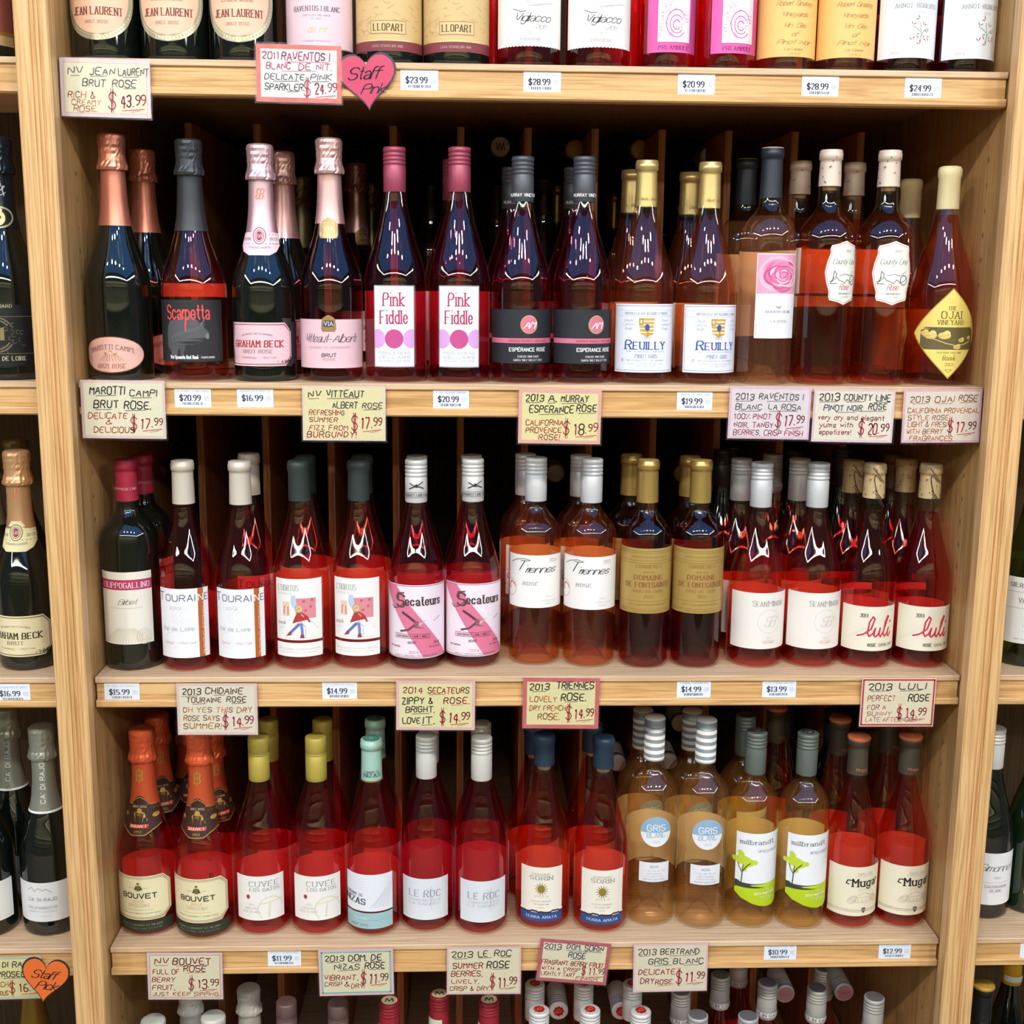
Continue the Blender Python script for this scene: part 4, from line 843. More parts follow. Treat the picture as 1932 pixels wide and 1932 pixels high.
def speck(v0, v1, c='4A4038', n=34, seed=3):
    def f(L):
        R = random.Random(seed)
        for i in range(n):
            u, v = R.uniform(-.045, .045), R.uniform(v0, v1); L.fan([(u, v), (u+.0010, v-.0006), (u+.0016, v+.0013), (u+.0003, v+.0018)], c, 1)
    return f
GC, GB, GG, GD = GLASS_CLEAR, GLASS_BLACK, GLASS_GREEN, GLASS_DGREEN
make('jean', 'champ', .0425, .31, GB, None, None, ('champ', .19, 'B98A6A'), a_jean)
make('rav', 'champ', .042, .31, GB, None, None, ('champ', .19, 'E0B8BC'), a_rav)
make('llo', 'champ', .042, .31, GB, None, None, ('champ', .19, '7D3A3F'), a_llo)
make('vig', 'burg', .042, .30, GC, 'red', None, ('screw', .057, 'D8D8D4'), a_vig)
make('prea', 'burg', .0375, .30, GC, 'red', None, ('screw', .057, 'C24F8A'), a_prea)
make('sins', 'burg', .038, .30, GC, 'orange', None, ('foil', .057, 'E8B870'), a_sins)
make('arno', 'burg', .0385, .30, GC, 'plum', None, ('foil', .057, 'D8DCE0'), a_arno)
make('marotti', 'champ', .0421, .315, GB, None, None, ('champ', .199, 'D98A72'), a_marotti)
make('scar', 'champ', .0427, .309, GC, 'coral', .230, ('champ', .193, '34383C', .35, .4), a_scar, (.108, .126, .085))
make('gbeck', 'champ', .0415, .305, GB, None, None, ('champ', .192, 'E3BCC4'), a_gbeck, (.022, .077, .087, '2A2A30'), n_gbeck, x_mono)
make('vitt', 'champ', .0418, .314, GC, 'plum', .25, ('champ', .205, 'DDB2AE'), a_vitt, None, n_vitt)
make('fid', 'burg', .0415, .304, GC, 'pink', .235, ('screw', .057, '9A4257'), a_fid, (.02, .119, .060))
make('esp', 'burg', .0397, .294, GC, 'pink', .225, ('screw', .058, '4A4E54'), a_esp, None, n_esp)
make('reu', 'burg', .0412, .290, GC, 'orange', .222, ('metalfoil', .0595, 'D6BD7C'), a_reu, (.02, .103, .07, 'E8C8A8'), n_reu)
make('rosa', 'bord', .038, .31, GC, 'blush', .222, ('foil', .065, '222A34', 'C8B48C'), a_rosa, [(.062, .176, .050, 'F4D8C0')])
make('county', 'bord', .0385, .3085, GC, 'amber', .228, ('foil', .047, 'D8C6B4'), a_county, [(.121, .181, .062), (.103, .117, .050)], speck(.264, .300), x_cork)
make('ojai', 'burg', .0435, .288, GC, 'amber', .225, ('wax', .056, 'E2D3A0'), a_ojai, (.012, .10, .055, 'C8B070'))
make('gall', 'bord', .0381, .285, GB, None, None, ('foil', .055, 'A82840'), a_gall, None, lambda L: L.text('FILIPPOGALLINO', 0, .2455, .0032, 'E0A0A8', 'serif', .034))
make('tour', 'burg', .038, .285, GC, 'red', .222, ('foil', .058, 'CFC5B6'), a_tour, (.030, .098, .045, 'E8E0D8'))
make('hort', 'burg', .0396, .285, GC, 'coral', .222, ('wax', .055, '2E3A38'), a_hort, (.012, .125, .075))
make('sec', 'burg', .0385, .287, GC, 'pink', .220, ('screw', .058, 'DCDCDA', 'A8A49C'), a_sec, (.012, .118, .07), n_sec)
make('tri', 'bord', .0362, .288, GC, 'orange', .212, ('screw', .060, 'D8DBDE'), a_tri, (.066, .158, .072))
make('font', 'bord', .035, .2875, GC, 'plum', .205, ('metalfoil', .058, 'BFA05A'), a_font)
make('sean', 'burg', .0389, .2835, GC, 'coral', .214, ('screw', .061, 'D0D4D8'), a_sean, (.012, .104, .075))
make('luli', 'burg', .0374, .2835, GC, 'red', .215, ('foil', .047, 'CDB487'), a_luli, [(.012, .085, .07), (.096, .106, .034, 'F4EEE2', .012)], lambda L: (n_luli(L), speck(.239, .278, '7A6244', 40)(L)))
make('bou', 'champ', .0408, .298, GC, 'red', .205, ('champ', .187, 'DC5F38', .5, .38), a_bou, (.010, .096, .072), n_bou, name='wine_bottle')
make('cuv', 'burg', .0399, .286, GC, 'red', .217, ('plain', .064, 'B5A246'), a_cuv, (.008, .089, .075))
make('niz', 'burg', .0383, .284, GC, 'red', .212, ('foil', .060, 'A8D0C2'), a_niz, (.006, .094, .072), n_niz, topdisc('cap_disc', d_green))
make('roc', 'burg', .0386, .2855, GC, 'pink', .215, ('screw', .062, 'DCDCD6'), a_roc, (.008, .109, .072))
make('sor', 'burg', .0395, .285, GC, 'coral', .222, ('wax', .045, '1E3448'), a_sor, (.008, .095, .075), None, x_cork)
make('gris', 'bord', .0362, .308, GC, 'peach', .225, ('stripe', .063, '8E989A', 'ECEAE4'), a_gris, (.074, .150, .076))
make('mil', 'bord', .0362, .289, GC, 'gold', .212, ('screw', .062, '66706A', '3A3E3C'), a_mil, (.03, .141, .076), None, topdisc('cap_disc', d_black))
make('mug', 'burg', .0375, .2825, GC, 'coral', .218, ('foil', .055, '4A4438'), a_mug, (.006, .117, .074), n_mug, x_rim('D87850'))
make('gbb', 'champ', .0385, .297, GB, None, None, ('champ', .182, 'D8A878', .55), a_gbb, None, lambda L: n_gbeck(L, 'D8B878', '6E5A2E', 'E4DAA8'), x_mono)
make('lafc', 'champ', .041, .305, GB, None, None, ('champ', .192, '24303C', .6, .25), a_laf, None, n_laf)
make('rajo', 'champ', .040, .301, GB, None, None, ('champ', .179, 'A4A698', .6), a_rajo, None, n_rajo)
make('dch', 'champ', .04, .29, GB, None, None, ('champ', .18, '8E8460', .6), a_plain('C8BC98', .03, .09, .03))
make('pinkf', 'champ', .0415, .31, GB, None, None, ('champ', .19, 'D8A8A4'), a_gbeck)
make('dk', 'burg', .037, .29, GB, None, None, ('screw', .056, '34363A'), a_plain('B8B4A8', .04, .10, .03))
make('dkw', 'burg', .037, .285, GC, 'plum', .21, ('foil', .052, '6E5640'), a_plain('D8D0C0', .03, .09, .03))
make('gold', 'bord', .037, .29, GB, None, None, ('metalfoil', .060, 'BFA06A'), a_plain('D8CCA8', .04, .12, .03))
make('black', 'bord', .040, .27, GB, None, None, ('wax', .060, '14161A'), a_plain('3A3A40', .04, .12, .03))
make('red', 'burg', .037, .285, GC, 'red', .21, ('screw', .056, 'B8B8B4'), None, (.03, .12, .06))
make('silv', 'burg', .037, .285, GC, 'red', .21, ('screw', .060, 'B4B4B0', '6E6A68'), a_plain('E8E0D8', .03, .10, .035), (.03, .12, .06), band('MOULIN GASSAC'))
make('whitech', 'champ', .043, .30, GB, None, None, ('champ', .18, 'D8D8CC', .15, .45), a_plain('D8D4C0', .03, .09, .035), None, speck(.262, .276, '2A2A2A', 16, 5))
make('brown', 'burg', .037, .285, GC, 'plum', .21, ('plain', .060, '6A504C'), a_plain('D8D4C0', .03, .09, .035))
make('mred', 'burg', .037, .285, GC, 'red', .21, ('screw', .060, '9C2630'), a_plain('D8D4C0', .03, .09, .035), None, lambda L: L.rect(-.024, .226, .004, .250, paper('D8D8C0'), 1), topdisc('cap_disc', d_m))
make('wred', 'burg', .037, .285, GC, 'red', .21, ('screw', .062, 'E6E6E2'), a_plain('E8E4DA', .03, .09, .035), None, None, topdisc('cap_disc', d_flower))
make('lwhite', 'bord', .036, .3, GB, None, None, ('foil', .06, 'D8CCB4'), a_plain('E8E4DA', .03, .09, .03), None, None, topdisc('cap_disc', d_wm, .0142))
make('lgold', 'bord', .036, .3, GB, None, None, ('metalfoil', .06, 'D2B468'), a_plain('E8E4DA', .03, .09, .03), None, None, topdisc('cap_disc', d_emb('A8884A', 'A8884A'), .0142))
make('lsilv', 'bord', .036, .3, GB, None, None, ('foil', .06, 'D4CFC6'), a_plain('E8E4DA', .03, .09, .03), None, None, topdisc('cap_disc', d_emb('B0A890', 'B8B0A0'), .0142))
make('ldark', 'bord', .036, .3, GB, None, None, ('foil', .06, '5A1C20'), a_plain('E8E4DA', .03, .09, .03), None, None, topdisc('cap_disc', d_emb('7A3A30', '7A3A30'), .0142))
make('lstripe', 'bord', .036, .308, GC, 'peach', .225, ('stripe', .063, '8E989A', 'ECEAE4'), a_gris)
make('lwred', 'burg', .036, .285, GC, 'red', .21, ('screw', .062, 'E6E6E2'), a_plain('E8E4DA', .03, .09, .03), None, None, topdisc('cap_disc', d_flower))
make('lpink', 'burg', .036, .285, GC, 'red', .21, ('screw', .060, 'B4B4B0'), a_plain('E8E4DA', .03, .09, .03), None, None, topdisc('cap_disc', d_pink, .0125))
make('llbr', 'champ', .042, .30, GB, None, None, ('champ', .19, 'B98A6A'), a_llbr)
make('goldch', 'champ', .040, .30, GB, None, None, ('champ', .18, '8E7430', .7), a_plain('D8D4C0', .03, .09, .035))
make('viog', 'burg', .038, .285, GG, 'white', .215, ('foil', .058, 'B89A66'), a_viog, (.14, .152, .06, 'D8E090'))
make('sauv', 'burg', .038, .285, GB, None, None, ('screw', .060, 'E4E4E0'), a_sauv)
make('green', 'burg', .039, .300, GD, None, None, ('screw', .060, 'E4E4E0'), a_green, None, lambda L: L.rect(-.046, .2405, .046, .2475, foil('A08A4A', .4, .3), 1))
make('gcap', 'bord', .038, .285, GB, None, None, ('foil', .055, '1A1C1E'), a_plain('D8D4C0', .03, .09, .035), None, None, x_rim('C8A040'))
make('ycap', 'burg', .038, .300, GB, None, None, ('foil', .060, 'D8A81C', 'A8A49C'), a_plain('E8C030', .03, .09, .035), None, lambda L: L.rect(-.018, .246, .016, .256, 'E8E8DC', 1))
# ------------------------------------------------------------------ cards and price tags on the shelf fronts
SLEEVE = glass('plastic_sleeve', (.97, .97, .98), 1.42, .12)
nt = SLEEVE.node_tree; gl = [n for n in nt.nodes if n.type == 'BSDF_GLOSSY'][0]
nz = nt.nodes.new('ShaderNodeTexNoise'); nz.inputs['Scale'].default_value = 90; bp = nt.nodes.new('ShaderNodeBump'); bp.inputs['Strength'].default_value = .5; bp.inputs['Distance'].default_value = .001
nt.links.new(nz.outputs[0], bp.inputs['Height']); nt.links.new(bp.outputs[0], gl.inputs['Normal'])
K, R_, O_, PK, GR, BL = '2A2A30', 'C8323C', 'DC8248', 'C8406A', '6E6A68', '3A4478'
def mixhex(a, b, t):
    return ''.join('%02X' % int(int(a[i:i+2], 16)*(1-t)+int(b[i:i+2], 16)*t) for i in (0, 2, 4))
def card(label, c, base, border, bw, tilt, lines, price, pcol='C02840', group='handwritten price cards', bord2=None, cy=-.0042):
    cx, cz, w, h = c
    root = empty('price_card', (cx, cy, cz-h/2)); tag(root, label, 'sign', group)
    root.rotation_euler = (0, tilt*PI/180, 0)
    M = MB(); e = .0022; M.box(-w/2-e, w/2+e, -.0007, -.0005, -e, h+e, SLEEVE); M.obj('plastic_sleeve', root)
    L = Lab(plane_surf((0, 0, h/2), (1, 0, 0), (0, 0, 1), (0, -1, 0)))
    M = MB(); M.box(-w/2, w/2, 0, .0005, 0, h, varied('card_'+border, border, mixhex(border, base, .35), 60, .6)); pm = M.obj('card_paper', root)
    L.rect(-w/2+bw, -h/2+bw, w/2-bw, h/2-bw, varied('cardp_'+base, base, base, 20, .6), 1)
    if bord2: L.frame(-w/2+bw+.001, -h/2+bw+.001, w/2-bw-.001, h/2-bw-.001, bord2[1], bord2[0], 2)
    for t_, x0, x1, y, hh, col, *und in lines:
        u0, u1 = -w/2+w*x0, -w/2+w*x1; v = h/2-h*y
        L.text(t_, (u0+u1)/2, v, hh*h, col, 'hand', u1-u0, bold=.15)
        for a, b in (und[0] if und else ()): L.line([(-w/2+w*a, v-.0022), (-w/2+w*b, v-.0014)], .0007, col, 3)
    px, py, ph, pw, txt = price
    u0 = -w/2+w*px; v = h/2-h*py; d, cts = txt.split('.')
    x = u0; k = pw*w
    L.text('$', x+k*.11, v-ph*h*.1, ph*h*1.25, pcol, 'hand', k*.17, bold=.07)
    for q in (-.0011, .0011): L.line([(x+k*.12+q, v-ph*h*.40), (x+k*.12+q*1.2, v+ph*h*1.5)], .0008, pcol, 3)
    L.text(d, x+k*.47, v, ph*h, pcol, 'hand', k*.26, bold=.12); L.ell(x+k*.66, v+.0018, .0009, .0009, pcol, 3, 6)
    L.text(cts, x+k*.85, v+ph*h*.30, ph*h*.72, pcol, 'hand', k*.25, bold=.13); L.line([(x+k*.38, v-.0035), (x+k*.95, v-.0010)], .0009, pcol, 3); L.line([(x+k*.60, v-.0050), (x+k*.86, v-.0028)], .0006, pcol, 3)
    L.M.obj('lettering', root); return root
card('cream card with grey and orange writing at the left end of the top shelf', (-.5321, 1.1454, .1085, .0678), 'EFE8C0', 'EBD0D6', .0035, .8,
     [('NV', .09, .25, .27, .12, GR, [(.12, .22)]), ('JEAN', .33, .61, .27, .12, GR, [(.34, .52)]), ('LAURENT', .65, .98, .27, .12, GR, [(.70, .88)]), ('BRUT', .25, .50, .47, .12, GR), ('ROSE', .58, .84, .47, .12, GR, [(.70, .84)]),
      ('RICH &', .08, .38, .68, .11, O_), ('CREAMY', .12, .44, .79, .09, O_), ('ROSE.', .14, .40, .91, .10, O_)], (.52, .83, .22, .43, '43.99'), bord2=('E3A8B8', .0006))
card('white card with torn looking red border on the top shelf', (-.2972, 1.1658, .1036, .0673), 'E8E4DC', 'D8452E', .0055, .8,
     [('2011', .07, .27, .26, .12, PK), ('RAVENTOS I', .30, .86, .27, .14, PK, [(.35, .84)]), ('BLANC', .12, .40, .43, .11, PK), ('DE NIT.', .50, .88, .43, .11, PK, [(.3, .7)]),
      ('DELICATE', .10, .56, .61, .10, K, [(.2, .5)]), ('PINK', .64, .88, .60, .10, K, [(.65, .85)]), ('SPARKLER.', .10, .56, .79, .11, K, [(.36, .5)])], (.55, .85, .20, .40, '24.99'))
card('cream card with black and orange writing under the copper foiled bottle', (-.5294, .7531, .1064, .0746), 'F0EAC6', 'ECC6C2', .0035, .4,
     [('MAROTTI', .11, .52, .24, .13, K, [(.18, .42)]), ('CAMPI', .58, .90, .27, .11, K, [(.6, .84)]), ('BRUT', .15, .44, .48, .13, K, [(.17, .36)]), ('ROSE.', .51, .82, .49, .13, K, [(.52, .76)]),
      ('DELICATE', .08, .54, .66, .10, 'D8582E'), ('&', .28, .36, .76, .08, 'D8582E'), ('DELICIOUS', .14, .62, .90, .10, 'D8582E')], (.57, .82, .17, .40, '17.99'))
card('yellow cream card with glare under the gold badge bottle', (-.2485, .7495, .1065, .0704), 'EEE4A8', 'ECD6C6', .003, .3,
     [('NV', .07, .22, .21, .12, K, [(.08, .20)]), ('VITTEAUT', .29, .74, .20, .12, K, [(.3, .68)]), ('ALBERT', .36, .66, .40, .11, K), ('ROSE', .72, .96, .40, .10, K, [(.74, .94)]),
      ('REFRESHING', .08, .50, .53, .09, R_), ('SUMMER', .08, .42, .66, .09, R_), ('FIZZ FROM', .08, .54, .81, .09, R_), ('BURGUNDY!', .05, .64, .94, .11, R_)], (.58, .78, .20, .38, '17.99'))
card('yellow card with pink border under the left gold disc bottle', (.0297, .7466, .1072, .0702), 'EEE49E', 'EEA4A4', .0045, .6,
     [('2013', .08, .30, .22, .13, K, [(.09, .26)]), ('A.', .36, .45, .22, .13, K, [(.35, .44)]), ('MURRAY', .51, .84, .22, .12, K, [(.52, .80)]), ('ESPERANCE', .13, .66, .43, .13, K, [(.25, .55)]), ('ROSE', .70, .94, .40, .13, K, [(.72, .94)]),
      ('CALIFORNIA', .09, .54, .66, .10, R_), ('PROVENCE', .09, .52, .80, .10, R_), ('ROSE!', .25, .50, .93, .10, R_)], (.53, .82, .20, .44, '18.99'))
card('pale pink card with glare under the pink rose bottle', (.3034, .7529, .1071, .0677), 'E8DEDC', 'E6B8CC', .003, .8,
     [('2013', .07, .30, .25, .12, GR, [(.08, .28)]), ('RAVENTOS I', .36, .90, .24, .12, GR, [(.45, .80)]), ('BLANC', .08, .40, .44, .11, GR, [(.12, .38)]), ('LA ROSA', .48, .88, .43, .11, GR, [(.50, .84)]),
      ('100% PINOT', .07, .52, .62, .10, 'C85070'), ('NOIR, TANGY', .07, .55, .78, .10, 'C85070'), ('BERRIES, CRISP FINISH', .07, .92, .93, .10, 'C85070')], (.57, .74, .20, .37, '17.99'))
card('cream card with black lettering and red lower case writing under the shield label bottles', (.4141, .75, .107, .0694), 'EFE8CE', 'EBC4D2', .003, .8,
     [('2013', .06, .31, .22, .13, K, [(.07, .28)]), ('COUNTY LINE', .37, .94, .21, .12, K, [(.40, .62), (.74, .94)]), ('PINOT NOIR', .13, .60, .41, .11, BL, [(.28, .52)]), ('ROSE', .68, .90, .38, .12, K, [(.56, .88)]),
      ('very dry and elegant', .07, .88, .58, .09, R_), ('yums with', .09, .50, .72, .09, R_), ('appetizers!', .09, .48, .86, .09, R_)], (.56, .84, .20, .40, '20.99'))
card('pink card with orange writing under the yellow diamond bottle', (.5322, .7503, .104, .0702), 'EBDEC8', 'E4AEBE', .003, -.6,
     [('2013', .08, .33, .24, .11, 'B07A50', [(.12, .32)]), ('OJAI', .40, .64, .24, .11, 'B07A50', [(.44, .62)]), ('ROSE', .70, .94, .22, .11, 'B07A50', [(.72, .92)]),
      ('CALIFORNIA PROVENCAL', .06, .97, .44, .09, O_), ('STYLE ROSE.', .07, .60, .57, .09, O_), ('LIGHT & FRESH', .07, .60, .70, .09, O_), ('WITH BERRY', .06, .52, .83, .09, O_), ('FRAGRANCES.', .10, .66, .96, .09, O_)], (.57, .80, .19, .38, '17.99'))
card('cream card with brown and orange writing under the orange stripe bottles', (-.4244, .3504, .1071, .0723), 'F0E8CC', 'ECCCC0', .0035, .2,
     [('2013', .07, .30, .22, .12, '6E4A2E', [(.06, .26)]), ('CHIDAINE', .36, .82, .20, .12, '6E4A2E', [(.46, .60)]), ('TOURAINE', .12, .55, .37, .10, '6E4A2E', [(.20, .36)]), ('ROSE', .62, .86, .36, .11, '6E4A2E', [(.68, .84)]),
      ('OH YES THIS DRY', .07, .93, .56, .10, 'DC9440'), ('ROSE SAYS', .08, .52, .72, .10, 'DC9440'), ('SUMMER!', .07, .54, .88, .11, 'DC9440')], (.55, .83, .19, .40, '14.99'), 'CC2A50')
card('yellow cream card with red and black writing under the pruning shears bottles', (-.1318, .3546, .1063, .0697), 'EFE8A8', 'F0B8BE', .004, .4,
     [('2014', .08, .33, .25, .12, R_), ('SECATEURS', .40, .92, .25, .12, R_, [(.42, .62)]), ('ROSE.', .60, .92, .46, .13, R_, [(.70, .84)]),
      ('ZIPPY &', .07, .46, .47, .13, K), ('BRIGHT.', .12, .48, .64, .12, K, [(.20, .42)]), ('LOVE', .08, .30, .87, .12, K), ('IT.', .34, .48, .87, .13, K, [(.32, .46)])], (.54, .84, .20, .40, '14.99'))
card('yellow card with thick crimson side borders under the cream script bottles', (.0376, .357, .1035, .0715), 'EFE6A6', 'CC4A5C', .0055, .6,
     [('2013', .08, .34, .24, .13, K, [(.12, .30)]), ('TRIENNES', .44, .92, .20, .13, K, [(.52, .90)]), ('ROSE.', .50, .82, .44, .14, K, [(.56, .72)]),
      ('LOVELY', .09, .44, .47, .11, O_), ('DRY FRENCH', .09, .56, .64, .10, O_), ('ROSE.', .20, .48, .82, .12, O_)], (.56, .80, .20, .38, '14.99'), 'C83A50')
card('cream card with bright red ruled border under the red script bottles', (.5002, .3569, .1027, .0692), 'F0E6C0', 'F0D8C8', .0015, .2,
     [('2013', .09, .40, .24, .13, K, [(.13, .36)]), ('LULI', .50, .86, .23, .13, K, [(.52, .80)]), ('ROSE', .64, .92, .47, .14, K),
      ('PERFECT', .09, .46, .47, .11, 'E28C8C'), ('FOR A', .09, .34, .65, .10, 'E28C8C'), ('SUNNY', .09, .42, .78, .09, 'E28C8C'), ('LATE AFTERNOON', .08, .76, .90, .09, 'E28C8C')], (.48, .82, .20, .42, '14.99'), 'C83240', bord2=('CC2E3C', .0022))
card('cream card with all red writing under the leftmost orange foiled bottles', (-.4831, -.0418, .1042, .0715), 'F0E8BE', 'EDC4CC', .0025, .6,
     [('NV', .10, .28, .24, .13, 'A82834', [(.10, .27)]), ('BOUVET', .34, .84, .25, .14, 'A82834', [(.38, .80)]), ('ROSE', .48, .78, .40, .13, 'A82834', [(.52, .76)]),
      ('FULL OF', .07, .42, .45, .10, R_), ('BERRY', .06, .36, .62, .10, R_), ('FRUIT,', .06, .36, .79, .10, R_), ('JUST KEEP SIPPING.', .06, .95, .92, .08, R_)], (.53, .76, .19, .42, '13.99'), bord2=('B84A5C', .0006))
card('cream card with teal border under the mint foiled bottle', (-.2435, -.0387, .1046, .071), 'EFE8BC', 'EFBCC2', .0035, -.8,
     [('2013', .08, .34, .25, .12, K, [(.11, .28)]), ('DOM. DE', .40, .84, .25, .13, K, [(.43, .56), (.70, .84)]), ('NIZAS', .21, .54, .43, .11, K, [(.25, .48)]), ('ROSE', .62, .88, .42, .13, K, [(.68, .88)]),
      ('VIBRANT,', .07, .52, .66, .11, R_), ('CRISP', .07, .30, .79, .09, R_), ('&', .34, .40, .80, .10, R_), ('DRY.', .43, .60, .84, .09, R_)], (.55, .74, .20, .38, '11.99'), bord2=('7CC8BC', .0020))
card('cream card with black and red writing under the pale grey label bottles', (-.0645, -.0385, .1046, .0729), 'F0E8BE', 'EEC0C6', .0028, .2,
     [('2013', .06, .34, .22, .12, K, [(.10, .28)]), ('LE', .42, .54, .20, .12, K, [(.42, .60)]), ('ROC', .64, .86, .19, .12, K, [(.72, .86)]), ('ROSE', .54, .84, .44, .14, K, [(.62, .82)]),
      ('SUMMER', .08, .48, .45, .12, R_), ('BERRIES,', .06, .48, .61, .11, R_), ('LIVELY,', .06, .44, .77, .09, R_), ('CRISP & DRY.', .04, .58, .92, .09, R_)], (.57, .84, .20, .38, '11.99'), 'C83240')
card('tilted card with ragged crimson border under the sun label bottles', (.0589, -.0257, .1000, .0645), 'F0E8C0', 'B83E54', .005, 5.5,
     [('2013', .06, .30, .22, .12, BL, [(.10, .26)]), ('DOM. SORIN', .38, .90, .20, .12, BL, [(.38, .88)]), ('ROSE', .42, .66, .40, .13, BL, [(.46, .64)]),
      ('FRAGRANT BERRY FRUIT,', .05, .95, .59, .11, R_), ('WITH A CRISP', .06, .60, .73, .09, R_), ('LIGHTLY TART', .06, .54, .86, .09, R_), ('FINISH.', .56, .88, .92, .09, R_)], (.62, .78, .17, .34, '11.99'), 'C83240', cy=-.0056)
card('cream card with grey and red writing under the round blue label bottles', (.2008, -.0373, .1058, .0741), 'F0E6C4', 'F0C8CC', .0028, -.6,
     [('2013', .06, .30, .22, .12, GR, [(.08, .22)]), ('BERTRAND', .36, .88, .22, .12, GR, [(.48, .84)]), ('GRIS BLANC', .20, .94, .42, .12, GR, [(.28, .52), (.68, .92)]),
      ('DELICATE', .07, .56, .63, .11, R_), ('DRY', .10, .28, .82, .11, R_), ('ROSE.', .30, .54, .84, .10, R_, [(.34, .50)])], (.57, .80, .20, .40, '11.99'), 'D02A40')
card('yellow card with silver plastic edge in the left cabinet', (-.7329, -.0419, .1074, .0646), 'EFE6A0', 'C8C8B4', .004, -1.2,
     [("CA' DI RAJO", .30, .88, .24, .13, K, [(.78, .90)]), ('PROSECCO', .42, .90, .47, .13, K, [(.5, .78)]), ('PEACH', .30, .55, .70, .11, O_), ('DELICIOUS', .28, .54, .90, .10, O_)], (.55, .84, .20, .42, '16.99'), 'D02A30')
def heart(label, cx, cz, w, h, fillc, edge, tilt, words, y=-.0068):
    root = empty('heart_sign', (cx, y, cz-h*.5)); tag(root, label, 'sign', 'staff pick hearts'); root.rotation_euler = (0, tilt*PI/180, 0)
    P = []
    for i in range(40):
        t_ = 2*PI*i/40; P.append((16*math.sin(t_)**3/32.5, (13*math.cos(t_)-5*math.cos(2*t_)-2*math.cos(3*t_)-math.cos(4*t_)+2.6)/29.5))
    for nm, s_, m, y0, y1 in (('heart_backing', 1.0, mat('sign_'+edge, edge, .5), 0, .0006), ('heart_face', .93, varied('sign_'+fillc, fillc, fillc, 30, .35), -.0004, 0)):
        M = MB(); q = [(a*w*s_, b*h*s_+h*.52) for a, b in P]; n = len(q); k = 0
        M.v += [(a, y0, b) for a, b in q]+[(a, y1, b) for a, b in q]+[(0, y0, h*.52), (0, y1, h*.52)]
        mi = M.mi(m)
        for i in range(n):
            j = (i+1) % n
            for f in ((i, 2*n, j), (n+i, n+j, 2*n+1), (i, j, n+j, n+i)): M.f.append(f); M.m.append(mi); M.sm.append(False)
        M.obj(nm, root)
    L = Lab(plane_surf((0, -.0005, h*.52), (1, 0, 0), (0, 0, 1), (0, -1, 0)))
    for t_, u, v, hh, ww in words: L.text(t_, u, v, hh, K, 'script', ww, bold=.12)
    L.M.obj('lettering', root)
heart('pink heart sign with dark edge beside the red bordered card on the top shelf', -.2108, 1.1557, .0740, .0700, 'C63A60', '3A3040', -4, (('Staff', -.004, .004, .014, .040), ('Pink!', .006, -.013, .011, .030)), -.0030)
heart('orange heart sign with black edge at the foot of the left post', -.6655, -.021, .0660, .0690, 'DE6A2A', '2A2422', 8, (('Staff', -.002, .004, .012, .034), ('Pick', .002, -.012, .012, .028)), -.0480)
def price_tag(label, c, name, price, grp='printed shelf price tags'):
    cx, cz, w, h = c; w, h = .0465, .0255
    root = empty('price_tag', (cx, .0026, cz-h/2)); tag(root, label, 'price tag', grp)
    M = MB(); M.box(-w/2, w/2, 0, .0005, 0, h, mat('tag_paper', 'E6ECF4', .4)); M.obj('tag_paper', root)
    L = Lab(plane_surf((0, 0, 0), (1, 0, 0), (0, 0, 1), (0, -1, 0)))
    L.text(name, 0, h-.0058, .0020, 'A9B0C2', 'serif', w*.86, bold=.13); L.text('$'+price, -.0035, .0085, .0068, '3A4460', 'serif', .026, bold=.19)
    for i in range(3): L.line([(w*.30, .0135-.002*i), (w*.44, .0135-.002*i)], .0004, '8A92A8', 2)
    R = random.Random(len(name)*7+int(price[:2])); u = -.0135
    while u < .0125 and price != '16.99' or u < .0125 and cx < -.6:
        q = R.choice((.0004, .0007, .0011)); L.rect(u, .0028, u+q, .0062, '4A5064', 2); u += q+R.choice((.0005, .0008, .0012))
    L.M.obj('lettering', root)
